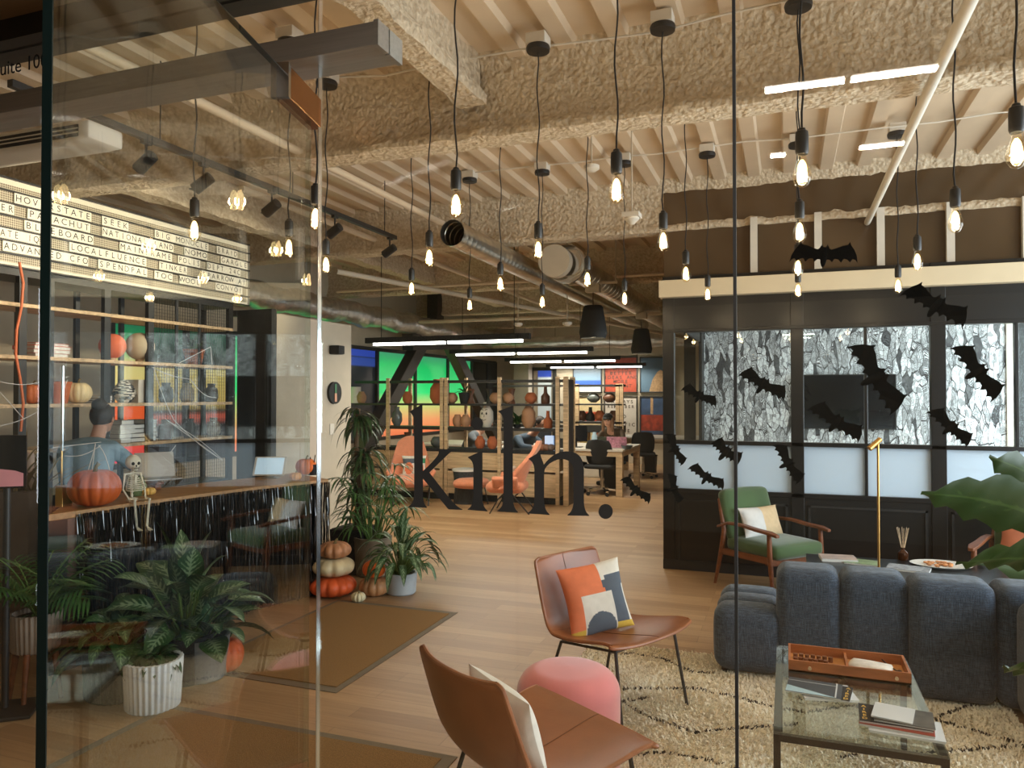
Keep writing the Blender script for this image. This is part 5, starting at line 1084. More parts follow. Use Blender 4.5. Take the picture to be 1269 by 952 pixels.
K += bez((532.2, 585.7), (557, 618), (566, 629.5), (573, 631), n=8)+[(573, 632), (555.7, 631.4), (524.3, 593.5)]+bez((524.2, 614), (524.5, 624), (529, 628.6), n=6)+[(529, 629.5), (506, 628.6)]+bez((506.2, 627.8), (512.6, 624), (513.2, 613), n=6)+bez((513.2, 525), (513.2, 515), (508, 511), n=5)+[(508, 510)]
I = bez((597.9, 558.5), (598, 600), (598, 619), n=2)+bez((598, 619), (598.4, 629), (604.2, 633), n=6)+[(604.2, 634), (579.6, 632)]+bez((579.6, 631.2), (586.2, 627), (586.6, 617), n=6)+bez((586.6, 580), (586.6, 571), (580, 567.5), n=5)+[(580, 566.5)]
L_ = [(635.5, 502.9)]+bez((635.6, 618), (636, 630), (641.8, 634.4), n=6)+[(641.8, 635.4), (616.2, 633.9)]+bez((616.2, 633), (623.6, 629), (624, 617), n=6)+bez((624, 524), (624, 514), (617.8, 510.6), n=5)+[(617.8, 509.6)]
Nn = bez((668.5, 560.4), (672, 570), (674.0, 576), n=4)+bez((674, 576), (684, 562), (696, 558.6), (706, 559.6), n=8)+bez((706, 559.6), (719, 561), (723.4, 570), (723.6, 583), n=8)+bez((723.6, 622), (724, 634), (730, 638.6), n=6)+[(730, 639.6), (703.2, 639)]+bez((703.2, 638), (710.2, 634), (710.6, 622), n=6)
Nn += bez((710.6, 583), (710.6, 573), (703, 569), (695, 569), n=7)+bez((695, 569), (686, 570), (674.6, 577), (674.3, 586), n=6)+bez((674.3, 620), (674.7, 633), (681, 637.4), n=6)+[(681, 638.4), (654.4, 636.5)]+bez((654.4, 635.5), (661.8, 631), (662.2, 620), n=6)+bez((662.2, 582), (661.5, 572), (655, 569.4), n=5)+[(655, 568.4)]
for nm, polys, lab in (('k', [K], 'k'), ('i', [I, arc(591.4, 525, 7.3, 7.8)], 'i'), ('l', [L_], 'l'), ('n', [Nn], 'n'), ('dot', [arc(750.5, 634, 8.9, 9.3)], 'full stop')):
    o = onglass(polys[0][0][0], polys[0][0][1]); root = None
    for j, pl_ in enumerate(polys):
        m = MB(); m.prism(pl_, lambda x, y, w: onglass(x, y, -.0065-w)-o, .0009)
        if j == 0: root = obj('vinyl_letter' if nm != 'dot' else 'vinyl_dot', m, M_MATTE, smooth=0, loc=o)
        else: obj('dot', m, M_MATTE, root, smooth=0)
    tag(root, 'black vinyl letter %s of the kiln wordmark on the glass' % nm if nm != 'dot' else 'black vinyl full stop ending the kiln wordmark on the glass', 'letter' if nm != 'dot' else 'dot')
WING = [(0, .07), (.03, .11), (.055, .145), (.07, .10), (.10, .075), (.17, .11), (.26, .17), (.34, .205), (.36, .26), (.385, .20), (.44, .13), (.485, .03), (.505, -.10), (.47, -.055), (.43, -.045), (.395, -.12), (.35, -.075), (.30, -.07), (.265, -.15), (.215, -.095), (.16, -.095), (.13, -.165), (.09, -.12), (.05, -.125), (.025, -.19), (0, -.21)]
BATS = [(1021, 316, 80, 6, 25, 'over the hanging bulbs near the black joint'), (1160, 379, 84, 34, 30, 'crossing the cream header beam at right'), (1085, 468, 100, 62, 25, 'large one over the black television'), (1211, 461, 82, 58, 25, 'on the rightmost wallpaper pane'),
        (945, 477, 64, 32, 30, 'just right of the black glass joint'), (866, 491, 48, 28, 30, 'left of the black glass joint at eye height'), (1036, 524, 72, 36, 30, 'below the television'), (1178, 530, 62, 46, 30, 'over the right black post'), (976, 575, 56, 62, 30, 'beside the middle black post, low'),
        (899, 561, 46, 40, 55, 'bent sharply, on the glass joint'), (875, 592, 50, 32, 30, 'lowest one left of the joint over frosted glass'), (836, 557, 44, 66, 30, 'upper one on the end of the black partition'), (835, 606, 40, 74, 35, 'lower one on the end of the black partition'), (787, 608, 46, 40, 30, 'lone one over the wooden floor')]
for (x, y, sp, an, fold, lb) in BATS:
    c = PY(x, y, GY+.013); dd = c.x*-math.sin(YAW)+c.y*math.cos(YAW); S_ = sp/F_PX*dd/math.cos(math.radians(fold))**.8; Mx = Matrix.Translation(c) @ frame_facing((0, 0, 0), (1, 0, 0)).to_3x3().to_4x4() @ Matrix.Rotation(-math.radians(an), 4, 'Z')
    b0 = MB(); b0.ell((0, -.02, .006), (.035, .11, .02), 10); b0.M = Matrix.Identity(4)
    root = None; m = MB(); m.M = Matrix.Diagonal((S_, S_, S_, 1)); m.ell((0, -.03, 0), (.045, .15, .03), 12); m.prism([(-.045, .10), (-.04, .16), (-.015, .11), (.015, .11), (.04, .16), (.045, .10)], lambda a, b, w: Vector((a, b, w)), .012)
    root = obj('paper_bat', m, M_BAT, smooth=60); root.matrix_world = Mx
    for s in (-1, 1):
        m = MB(); f = math.radians(fold); m.prism(WING, lambda a, b, w: Vector((s*a*math.cos(f)*S_, (b*.72-.10*a*a*4*(.3 if s > 0 else .6)+.03)*S_, (-a*math.sin(f)*.5+1.1*b*abs(b))*S_-w)), .0012); obj('wing', m, M_BAT, root, smooth=0)
    tag(root, 'black paper bat on the glass, '+lb, 'bat')
# ================================================================ LOBBY LAMPS (they also mirror in the glass)
LOBZ = 2.655
for i, (x, y) in enumerate(((515, 60), (645, 40), (700, 110), (583, 125), (477, 137), (566, 158), (647, 149), (728, 146), (487, 167), (190, 60), (150, 150))):
    q = G(x, y, LOBZ); t = thing('recessed_downlight', 'small round recessed downlight in the lobby ceiling behind the viewer', 'downlight', (q.x, 2*GY-q.y, LOBZ), 0, 'downlights in the lobby ceiling')
    r0 = .035; m = MB(); m.lathe([(r0+.012, -.004), (r0+.012, 0.003), (r0, .003), (r0, -.004)], n=20); obj('trim_ring', m, M_WHITE, t); m = MB(); m.lathe([(0, -.002), (r0, -.002), (r0, .0), (0, 0)], n=20); obj('lens', m, emis('downlight_lens', (1, .93, .82), 22), t)
for i, (x0, y0, x1, y1) in enumerate(((948, 105, 1046, 95), (1055, 92, 1161, 78), (1065, 178, 1120, 173), (955, 188.5, 973, 187))):
    a, b = G(x0, y0, LOBZ), G(x1, y1, LOBZ); t = thing('linear_ceiling_light', 'slim white linear light in the lobby ceiling, %s from the glass' % ORD[i], 'linear light', ((a.x+b.x)/2, 2*GY-(a.y+b.y)/2, LOBZ)); hl = abs(b.x-a.x)/2
    m = MB(); m.bb((-hl-.01, -.02, -.012), (hl+.01, .02, .003)); obj('housing', m, M_WHITE, t, smooth=0); m = MB(); m.bb((-hl, -.013, -.015), (hl, .013, -.012)); obj('diffuser', m, emis('lobby_diffuser', (1, .95, .88), 24), t, smooth=0)
    l = bpy.data.lights.new('lamp_light', 'AREA'); l.shape = 'RECTANGLE'; l.size = 2*hl; l.size_y = .026; l.energy = 14; l.color = (1, .93, .84); o = bpy.data.objects.new('lamp_light', l); COL.objects.link(o); o.parent = t; o.location = (0, 0, -.018)
# air curtain over the door, seen through the transom
q = PY(108, 163, 2.75); t = thing('air_vent', 'white slotted air vent box hanging above the reception side, top left', 'vent', (q.x, 2.86, q.z)); m = MB(); m.soft((-.7, .0, .02), (1.4, .22, .10), .02, 0, 6); obj('casing', m, M_WHITE, t, smooth=60)
for k in range(2):
    m = MB(); m.bb((-.62+k*.0-.62*(k), -.112, -.015), (-.06-.66*k, -.108, .045)); g = obj('grille', m, M_MATTE, t, smooth=0); m = MB()
    for j in range(2): m.bb((-.62-.62*k, -.115, .002+.02*j), (-.06-.66*k, -.110, .008+.02*j))
    obj('slat', m, M_WHITE, g, smooth=0)
# ================================================================ PIER FITTINGS
XP = -4.8
q = PX(413, 487, XP); t = thing('wall_clock', 'round black wall clock on the pale pier', 'clock', (XP, q.y, q.z)); m = MB(); m.tube([(0, 0, 0), (.03, 0, 0)], .125, 36); obj('face', m, M_MATTE, t)
m = MB(); m.bb((.031, -.018, -.01), (.035, .018, .10)); obj('green_hand', m, mat('clock_green', srf(60, 120, 80), .5), t, smooth=0); m = MB(); m.bb((.031, -.02, -.10), (.036, .02, -.005)); obj('peach_hand', m, mat('clock_peach', srf(220, 160, 130), .5), t, smooth=0)
q = PX(411, 434, XP); t = thing('wall_speaker', 'small black speaker mounted high on the pale pier', 'speaker', (XP, q.y, q.z)); m = MB(); m.soft((.07, 0, 0), (.13, .12, .10), .01, 0, 4); obj('cabinet', m, M_MATTE, t); m = MB(); m.bb((0, -.02, -.02), (.02, .02, .02)); obj('bracket', m, M_BLACK, t, smooth=0)
q = PX(411, 532, XP); m = MB(); m.bb((0, -.04, -.06), (.008, .04, .06)); tag(obj('light_switch', m, M_WHITE, smooth=0, bevel=.002, loc=(XP, q.y, q.z)), 'white light switch plate on the pale pier below the clock', 'switch')
# ================================================================ TELEVISION AND CEILING DEVICES
x0, x1 = PY(986, 498, MB2-.06).x, PY(1111, 498, MB2-.06).x; z0, z1 = PY(1050, 532, MB2-.06).z, PY(1050, 464, MB2-.06).z
t = thing('television', 'black flat television on the wallpapered meeting room wall', 'television', ((x0+x1)/2, MB2, (z0+z1)/2)); w, h = (x1-x0)/2, (z1-z0)/2
m = MB(); m.bb((-w, -.07, -h), (w, -.03, h)); obj('bezel', m, M_BLACK, t, smooth=0, bevel=.004); m = MB(); m.bb((-w+.012, -.0715, -h+.014), (w-.012, -.070, h-.012)); obj('screen', m, M_SCREEN, t, smooth=0); m = MB(); m.bb((-.2, -.03, -.15), (.2, 0, .15)); obj('mount', m, M_BLACK, t, smooth=0)
q = PY(783, 272, 5.6); t = thing('smoke_detector', 'white cone-shaped ceiling device hanging right of the front bulbs', 'detector', (q.x, 5.6, q.z)); m = MB(); m.box((0, 0, .03), (.13, .13, .035)); obj('base', m, M_WHITE, t, smooth=0, bevel=.004); m = MB(); m.lathe([(0, -.04), (.02, -.035), (.055, .0), (.055, .012), (0, .012)], n=24); obj('dome', m, M_WHITE, t); m = MB(); m.tube([(0, 0, .04), (0, 0, 3.6-q.z)], .007, 6); obj('rod', m, M_WALL, t)
for i, (x, y, Y_, lb) in enumerate(((703, 401, 9.2, 'left of the nearer black dome lamp'), (642, 402, 9.4, 'above the far linear lights'), (733, 208, 5.6, 'behind the third row of bulbs'))):
    q = PY(x, y, Y_); t = thing('smoke_detector', 'small pale round detector on a thin rod, '+lb, 'detector', (q.x, Y_, q.z)); m = MB(); m.lathe([(0, -.03), (.03, -.03), (.06, -.01), (.06, .015), (.03, .03), (0, .03)], n=20); obj('body', m, M_WHITE, t); m = MB(); m.tube([(0, 0, .02), (0, 0, 3.6-q.z)], .008, 6); obj('rod', m, M_WALL, t)
# ================================================================ DOME AND LINEAR LAMPS FURTHER BACK
for i, (x, y, dd, lb) in enumerate(((735, 399, 8.5, 'nearer'), (795, 423, 11.2, 'farther'))):
    c = PD(x, y, dd); t = thing('dome_pendant', '%s of two black dome pendant lamps' % lb, 'lamp', (c.x, c.y, c.z)); k = 1.0
    m = MB(); m.lathe([(0, .185), (.095, .183), (.112, .165), (.155, -.10), (.158, -.12), (.142, -.185), (.135, -.185), (.15, -.12), (.105, .155), (0, .17)], n=32); obj('shade', m, M_MATTE, t); m = MB(); m.lathe([(0, -.165), (.134, -.165), (.134, -.16), (0, -.16)], n=28); obj('diffuser', m, emis('dome_diffuser', (1, .82, .55), 6), t)
    m = MB(); m.tube([(0, 0, .18), (0, 0, .34)], .006, 6); obj('cord', m, M_MATTE, t); m = MB(); m.box((0, 0, .38), (.16, .1, .09)).tube([(-.28, 0, .44), (.28, 0, .44)], .018, 8); m.tube([(.26, 0, .44), (.26, 0, 3.6-c.z)], .008, 6); obj('mounting_box', m, M_WALL, t, smooth=30)
    l = bpy.data.lights.new('lamp_light', 'SPOT'); l.energy = 60; l.color = (1, .85, .65); l.spot_size = 2.4; l.shadow_soft_size = .1; o = bpy.data.objects.new('lamp_light', l); COL.objects.link(o); o.parent = t; o.location = (0, 0, -.19)
ZL = 2.27
for i, (a, b, c_, d_, yy) in enumerate((((464, 425), (551, 423), (556, 423), (647, 421), 0), ((566, 438), (637, 437), (642, 437), (727, 436), 0), ((633, 447.5), (695, 447), (700, 447), (762, 446.5), 0), ((683, 455), (735, 454.5), (740, 454), (795, 453.5), 0))):
    A, B_, C_, D_ = [G(p[0], p[1], ZL) for p in (a, b, c_, d_)]; Y_ = (A.y+D_.y)/2 if 0 else G((a[0]+d_[0])/2, (a[1]+d_[1])/2, ZL).y; X0 = PY(a[0], a[1], Y_).x; X1 = PY(d_[0], d_[1], Y_).x; xb, xc = PY(b[0], b[1], Y_).x, PY(c_[0], c_[1], Y_).x
    t = thing('linear_pendant_light', 'long suspended linear light over the work area, %s from the viewer' % ORD[i], 'linear light', (X0, Y_, ZL)); m = MB(); m.bb((-.12, -.035, 0), (X1-X0+.1, .035, .07)); obj('housing', m, M_MATTE, t, smooth=0)
    for u, v in ((0, xb-X0), (xc-X0, X1-X0)):
        m = MB(); m.bb((u, -.034, -.032), (v, .034, 0)); obj('diffuser', m, emis('linear_diffuser', (1, .96, .90), 9), t, smooth=0)
        l = bpy.data.lights.new('lamp_light', 'AREA'); l.shape = 'RECTANGLE'; l.size = v-u; l.size_y = .06; l.energy = 26; l.color = (1, .92, .80); o = bpy.data.objects.new('lamp_light', l); COL.objects.link(o); o.parent = t; o.location = ((u+v)/2, 0, -.037)
    for u in (.1, (X1-X0)-.1): m = MB(); m.tube([(u, 0, .07), (u, 0, 3.59-ZL)], .005, 5); obj('hanger', m, M_MATTE, t)
# ================================================================ SHELF DIVIDER
DY = 10.5
def dx(px): return PY(px, 500, DY).x
def dz(py, px=600): return PY(px, py, DY).z
zt_, za, zb2, zcab = dz(471), dz(500.5), dz(530), dz(557)
dv = thing('room_divider', 'open shelf divider with pale wood posts, black shelves and oak cabinets', 'divider', (0, DY, 0)); XA, XZ = -6.55, dx(700)
def bbp(nm, a, b, mt, bev=0): m = MB(); m.bb(a, b); return obj(nm, m, mt, dv, smooth=0, bevel=bev)
for px in (481, 495.5, 547.5, 553, 619, 691): x = dx(px); Yf = -.02 if px != 495.5 else .33; bbp('post', (x-.026, Yf, 0), (x+.026, Yf+.05, zt_+.04), M_OAKL)
for px in (536, 566, 608, 700): x = dx(px); bbp('post', (x-.02, .33, 0), (x+.02, .38, zt_+.04), M_OAKL)
bbp('post', (XZ-.02, -.02, 0), (XZ+.05, .03, zt_+.04), M_OAKL); bbp('post', (XZ+.0, .34, 0), (XZ+.05, .39, zt_+.04), M_OAKL); bbp('end_post', (XZ-.03, .05, 0), (XZ+.04, .32, zt_), M_BLACK)
for z, th in ((zt_, .04), (za, .03), (zb2, .045)): bbp('shelf_board', (XA, .0, z-th), (XZ, .36, z), M_BLACK)
bbp('cabinet_top', (XA, -.01, zcab-.05), (XZ, .38, zcab), M_MATTE); bbp('toe_kick', (XA, .03, 0), (XZ, .35, .10), M_MATTE)
X0 = XA
for px in (481, 550, 619, 691):
    x = dx(px)
    for z0, z1 in ((.10, .44), (.475, zcab-.052)): bbp('cabinet_door', (X0+.01, .0, z0), (x-.01, .36, z1), M_OAKL)
    X0 = x
def on_d(px, z, dy=.17): return (PY(px, 500, DY+dy).x, DY+dy, z)
vprof = {'bottle': [(.06, 0), (.07, .02), (.07, .12), (.03, .17), (.025, .26), (.032, .27), (.02, .27), (.02, .18)], 'jar': [(.05, 0), (.08, .05), (.085, .12), (.05, .18), (.045, .2), (.035, .2), (.04, .17)], 'hourglass': [(.07, 0), (.065, .01), (.025, .12), (.06, .24), (.055, .24), (.02, .12)], 'round': [(.04, 0), (.09, .05), (.1, .1), (.07, .16), (.04, .18), (.03, .18)], 'tall': [(.05, 0), (.09, .08), (.085, .2), (.04, .27), (.045, .32), (.035, .32), (.03, .27)], 'box': [(.1, 0), (.1, .28), (0, .28)]}
cT, cS, cB, cW, cG = M_TERRA, M_CLAY, mat('brown_glaze', srf(96, 58, 36), .4), M_WHITE, mat('smoky_glass', srf(96, 100, 96), .1)
DI = [(440, za, 'box', cW, 'white square canister'), (448, za, 'jar', cS, 'round tan jar'), (505, za, 'jar', cT, 'orange-brown egg jar'), (541, za, 'tall', cT, 'tall terracotta vase'), (560, za, 'round', cS, 'pale bowl with sticks'), (492, zb2, 'tall', cG, 'bearded grey vase'), (584, za, 'hourglass', cB, 'dark hourglass vase'), (607, za, 'hourglass', M_BLACK, 'black hourglass vase'),
      (614, za, 'round', cS, 'small tan bowl'), (630, za, 'round', cS, 'round ceramic bottle'), (634, za, 'hourglass', cB, 'brown hourglass vase'), (658, za, 'round', cT, 'round terracotta pot'), (676, za, 'bottle', cB, 'brown figure vase'), (567, zb2, 'jar', cS, 'pair-shaped tan pot'), (577, zb2, 'jar', cS, 'little tan pot'), (603, zb2, 'tall', cW, 'white vase with a drawn face'),
      (655, zb2, 'tall', cS, 'large tan amphora'), (679, zb2, 'bottle', cT, 'orange long-necked bottle'), (505, zcab, 'hourglass', cB, 'brown glass carafe'), (541, zcab, 'round', cG, 'glass bowl'), (595, zcab, 'jar', cT, 'terracotta jar'), (610, zcab, 'jar', cT, 'open terracotta pot'), (676, zcab, 'jar', cB, 'dark red basket pot')]
for px, z, k_, mt, lb in DI:
    row = 'upper shelf' if z == za else 'middle shelf' if z == zb2 else 'cabinet top'; s_ = 1.25 if lb.startswith(('large', 'white vase', 'tall terra')) else 1.0
    o = vase('%s on the %s of the room divider' % (lb, row), on_d(px, z), [(a*s_*.95, b*s_*.95) for a, b in vprof[k_]], mt)
    if 'face' in lb:
        m = MB()
        for s in (-1, 1): m.ell((s*.035, -.098, .21), (.014, .01, .02), 8); m.tube([(s*.05, -.085, .27), (s*.035, -.10, .275), (s*.015, -.095, .26)], .004, 5)
        m.tube([(0, -.108, .21), (.008, -.115, .165), (-.004, -.11, .16)], .004, 5).tube([(-.035, -.107, .12), (0, -.117, .105), (.035, -.107, .12)], .004, 5); obj('drawn_face', m, M_MATTE, o)
    if 'basket' in lb: pass
q = on_d(576, za); potted('potted_plant', 'leafy plant in a black pot on the upper shelf of the divider', q, .10, .07, .17, M_MATTE, L_DARK, 22, .13, .03, rise=.04, seed=61)
q = on_d(641, zb2); potted('potted_plant', 'small dark bushy plant on the middle shelf of the divider', q, .06, .05, .05, M_MATTE, L_DARK, 30, .16, .06, rise=.05, seed=62)
m = MB(); m.box((0, 0, .11), (.13, .05, .22)); tag(obj('phone_stand', m, emis('phone_screen', srf(120, 170, 230), .8), smooth=0, loc=on_d(681, zcab, .1)), 'small pale blue lit screen on the divider cabinet top', 'screen')
for i, px in enumerate((671, 677, 683)): m = MB(); m.soft((0, 0, .045), (.11, .10, .09), .04, .01, 6); tag(obj('snack_bag', m, mat('snack_brown_%d' % i, srf(150-20*i, 90, 60+10*i), .6, var=.3, scale=30), loc=on_d(px, zcab, .06)), 'brown lumpy item on the cabinet top near the right post, %s' % ('left one', 'middle one', 'right one')[i], 'basket item')
# second, lower-resolution divider further back
D2 = 14.2
def d2x(px): return PY(px, 500, D2).x
t2 = thing('room_divider', 'second open shelf divider further back, in front of the posters', 'divider', (0, D2, 0))
for px in (708, 715, 765, 770): m = MB(); m.bb((d2x(px)-.035, .0, 0), (d2x(px)+.035, .05, 1.82)); obj('post', m, M_OAKL, t2, smooth=0)
for y, h in ((478, .04), (501.5, .03), (524, .04), (532, .13)): z = PY(740, y, D2).z; m = MB(); m.bb((-5.6, 0, z-h/2), (d2x(771), .35, z+h/2)); obj('shelf_board', m, M_BLACK, t2, smooth=0)
for px in (722, 734, 752): pass
for px, y, k_, mt, lb in ((733, 500, 'round', cG, 'clear glass flask'), (753, 500, 'round', cB, 'squat brown pot'), (706, 523, 'jar', cG, 'grey glass jar'), (729, 523, 'bottle', M_BLACK, 'black bottle'), (741, 523, 'jar', cT, 'rust coloured jar'), (758, 523, 'jar', cB, 'brown three-legged pot'), (718, 523, 'jar', cB, 'dark wide jar')):
    vase('%s on the far shelf divider before the posters' % lb, (d2x(px), D2+.17, PY(px, y, D2).z+.015), [(a*1.3, b*1.0) for a, b in vprof[k_]], mt)
for i, px in enumerate((704, 720, 742)): m = MB(); m.box((0, 0, .16), (.22 if i else .14, .2, .32)); tag(obj('storage_box', m, mat('box_%d' % i, srf(*((206, 196, 176), (196, 170, 96), (200, 110, 70))[i]), .7), smooth=0, loc=(d2x(px), D2+.2, PY(px, 553, D2).z)), '%s box standing low on the far shelf divider' % ('cream', 'yellow', 'rust')[i], 'box')
m = MB(); m.bb((-5.6, 0, 0), (d2x(752), .36, PY(740, 553, D2).z)); obj('low_cabinet', m, M_WHITE, t2, smooth=0)
# ================================================================ POSTERS ON THE BACK WALL
PYW = YB-.02
def poster(x0, y0, x1, y1, mt, lab, texts=(), extra=None):
    a, b = PY(x0, y1, PYW), PY(x1, y0, PYW); c = (a+b)/2; w, h = (b.x-a.x)/2, (b.z-a.z)/2; t = thing('framed_poster', lab, 'poster', (c.x, PYW, c.z))
    m = MB(); f = .025
    for q in ((-w, -h, w, -h+f), (-w, h-f, w, h), (-w, -h, -w+f, h), (w-f, -h, w, h)): m.bb((q[0], -.03, q[1]), (q[2], .018, q[3]))
    obj('frame', m, M_BLACK, t, smooth=0); m = MB(); m.bb((-w+f, -.012, -h+f), (w-f, .01, h-f)); pr = obj('print', m, mt, t, smooth=0)
    for s, fx_, fz, sz_, tm_ in texts:
        g = MB(); put_line(g, s, frame_facing((fx_*w, -.0135, fz*h), (1, 0, 0)), sz_, sz_*.82, .02); obj('printed_text', g, tm_, pr, smooth=0)
    if extra: extra(pr, w, h)
    return t
blk = mat('print_black', srf(40, 20, 14), .6); wht = mat('print_white', srf(220, 206, 190), .6)
poster(710, 442, 746, 487, m_gradient('poster_sky', [(0, srf(206, 204, 200)), (.13, srf(206, 204, 200)), (.16, srf(170, 196, 214)), (.2, srf(58, 92, 176)), (.32, srf(58, 92, 176)), (.36, srf(120, 146, 170)), (1, srf(126, 130, 136))], z0=-.42, z1=.42, emit=False), 'framed poster of grey sky over a blue band, top left on the back wall')
poster(749, 442, 790, 487, mat('poster_orange', srf(146, 54, 28), .6, var=.15, scale=20), 'framed orange text poster, top middle on the back wall', [('WITH', 0, .32, .11, blk), ('BETTER', 0, .08, .11, blk), ('IDEAS AND', 0, -.15, .11, blk), ('MORE', 0, -.38, .11, blk), ('TALENT', 0, -.62, .11, blk)])
def cone(pr, w, h): m = MB(); m.prism([(-.24, -h+.03), (.30, -h+.03), (.22, -.12), (.10, .06), (.02, .12), (-.06, .06), (-.17, -.12)], lambda x, y, q: Vector((x+.06, -.013-q, y)), .001); s_ = obj('tan_shape', m, mat('tan_print', srf(176, 140, 100), .6, var=.3, scale=30), pr, smooth=0)
poster(793, 442, 836, 487, mat('poster_blue', srf(78, 104, 124), .6, var=.12, scale=3), 'framed blue poster with a tan peaked shape, top right on the back wall', extra=cone)
def west(pr, w, h): m = MB(); m.bb((-.2, -.0135, -.12), (.24, -.013, .16)); obj('orange_block', m, mat('orange_print', srf(190, 70, 34), .6, var=.3, scale=16), pr, smooth=0)
poster(710, 491, 746, 546, mat('poster_cream', srf(206, 184, 140), .6, var=.15, scale=9), 'framed cream poster with an orange picture, bottom left on the back wall', extra=west)
poster(749, 491, 790, 546, mat('poster_white', srf(190, 180, 168), .6, var=.04), 'framed white poster with spaced black letters, bottom middle on the back wall', [('ALWAYS', .1, .74, .11, blk), ('REMEMBER', 0, .52, .10, blk), ('RED', 0, .08, .11, blk), ('ISTIC', .3, -.28, .11, blk), ('CE', .35, -.56, .11, blk)])
def bat_(pr, w, h):
    m = MB(); m.bb((-w+.026, -.0135, -h*.55), (w-.026, -.0130, .08)); o = obj('red_field', m, mat('red_print', srf(150, 50, 24), .6, var=.5, scale=9), pr, smooth=0)
    m = MB()
    for x in (-.12, .22): m.bb((x-.03, -.0145, .1), (x+.03, -.0136, h-.03))
    obj('chimney_shape', m, mat('tan_print', (0, 0, 0)), pr, smooth=0); m = MB(); m.bb((-w+.026, -.0135, -h+.026), (w-.026, -.0130, -h*.72)); obj('title_band', m, mat('maroon_print', srf(90, 28, 20), .6), pr, smooth=0)
poster(793, 491, 836, 546, mat('poster_navy', srf(50, 72, 104), .6, var=.4, scale=5), 'framed poster of red glow below a blue sky, bottom right on the back wall', [('BATTERSEA', .1, -.86, .10, wht)], extra=bat_)
# window with blinds on the back wall
a, b = PY(657, 600, YB-.03), PY(700, 455, YB-.03); m = MB(); fz = .04
wq = struct('window_31', mbb(((a.x+.2, YB-.03, a.z+.3), (b.x-.35, YB-.01, b.z-.06))), m_gradient('far_window', [(0, (.02, .02, .025)), (.36, (.03, .035, .04)), (.38, srf(170, 180, 186)), (.86, srf(200, 206, 206)), (.88, srf(60, 84, 190)), (1, srf(60, 90, 200))], z0=.3, z1=2.3, strength=.5), smooth=0)
fr = MB(); 
for q in ((a.x, 0, a.x+.08, b.z), (b.x-.3, 0, b.x-.22, b.z), (a.x, b.z-.08, b.x-.22, b.z)): fr.bb((q[0], YB-.06, q[1]), (q[2], YB, q[3]))
obj('window_frame', fr, M_BLACK, wq, smooth=0)
struct('wall_column', mbb(((PY(636, 500, YB-.4).x, YB-.35, 0), (PY(654, 500, YB-.4).x, YB, 3.6))), M_WHITE, smooth=0)
# ================================================================ PEACH LOUNGE CHAIRS
M_PEACH = mat('peach_wool', srf(222, 140, 104), .85, var=.07, scale=20, sheen=.3)
def wing_chair(lab, pos, phi):
    t = thing('high_back_chair', lab, 'armchair', (pos.x, pos.y, 0), phi)
    def S(u, v, o):
        a = 2*u-1; w = (.16+.19*(1-v)**.8) if v > .42 else (.16+.19*.58**.8+.04*(.42-v)/.42); w *= (1-.35*max(0, v-.9)/.1*1)
        z = .34+.62*v; x = -.10-.26*v; x += .22*abs(a)**2.2*max(0, 1-v*1.25); return Vector((x+o, a*w, z+ .02*(1-a*a)*v))
    m = MB(); n = 18
    for o in (.03, -.03): m.grid(lambda u, v, o=o: S(u, v, o), n, n)
    k = (n+1)**2; e = list(range(n+1))+[j*(n+1)+n for j in range(1, n+1)]+[n*(n+1)+i for i in range(n-1, -1, -1)]+[j*(n+1) for j in range(n-1, 0, -1)]
    for i in range(len(e)): m.f.append((e[i], e[(i+1) % len(e)], e[(i+1) % len(e)]+k, e[i]+k)); m.m.append(0)
    obj('backrest', m, M_PEACH, t, smooth=80); m = MB(); m.soft((.08, 0, .35), (.52, .50, .15), .07, .02, 10); obj('seat', m, M_PEACH, t, smooth=80)
    for s in (-1, 1): m = MB(); m.M = Matrix.Translation((.06, s*.30, .43)) @ Matrix.Rotation(s*math.radians(-30), 4, 'X'); m.soft((0, 0, 0), (.36, .07, .18), .034, .0, 8); obj('wing', m, M_PEACH, t, smooth=80)
    for s in (-1, 1): m = MB(); m.tube([(.28, s*.25, 0), (.16, s*.27, .20), (.02, s*.28, .34), (-.06, s*.28, .24), (-.26, s*.24, 0)], .010, 6); obj('leg', m, M_BLACK, t)
    m = MB(); m.tube([(.16, -.27, .2), (.16, .27, .2)], .008, 6).tube([(-.06, -.28, .24), (-.06, .28, .24)], .008, 6); obj('crossbar', m, M_BLACK, t); return t
p = G(509, 624); wing_chair('peach high-backed lounge chair facing the viewer, left of the k', p, math.radians(-62))
Mw = Matrix.Translation((p.x, p.y, 0)) @ Matrix.Rotation(math.radians(-62), 4, 'Z') @ Matrix.Translation((.03, .05, .56)) @ Matrix.Rotation(math.radians(-14), 4, 'Y') @ fx
cushion('cushion', 'white cushion with orange and green shapes on the left peach chair', Mw, .36, .30, .10, [C_CR, C_OR, C_GY, mat('leaf_green', srf(60, 130, 90), .8)], lambda u, v: 1 if ((u-.28)**2/.03+(v-.35)**2/.09 < 1 or (u-.72)**2/.03+(v-.35)**2/.09 < 1) else 2 if v > .6 and u < .5 and v < .85 else 3 if v > .6 and u > .55 and v < .85 else 0, n=20)
p = G(636, 634); wing_chair('peach high-backed lounge chair facing left, behind the l and n', p, math.radians(-170))
Mw = Matrix.Translation((p.x, p.y, 0)) @ Matrix.Rotation(math.radians(-170), 4, 'Z') @ Matrix.Translation((.0, .12, .52)) @ Matrix.Rotation(math.radians(-14), 4, 'Y') @ fx
cushion('cushion', 'cream dotted cushion on the right peach chair', Mw, .26, .24, .09, [C_CR, C_YE], lambda u, v: 1 if int(u*20) % 3 == 0 and int(v*20) % 3 == 0 else 0, n=20)
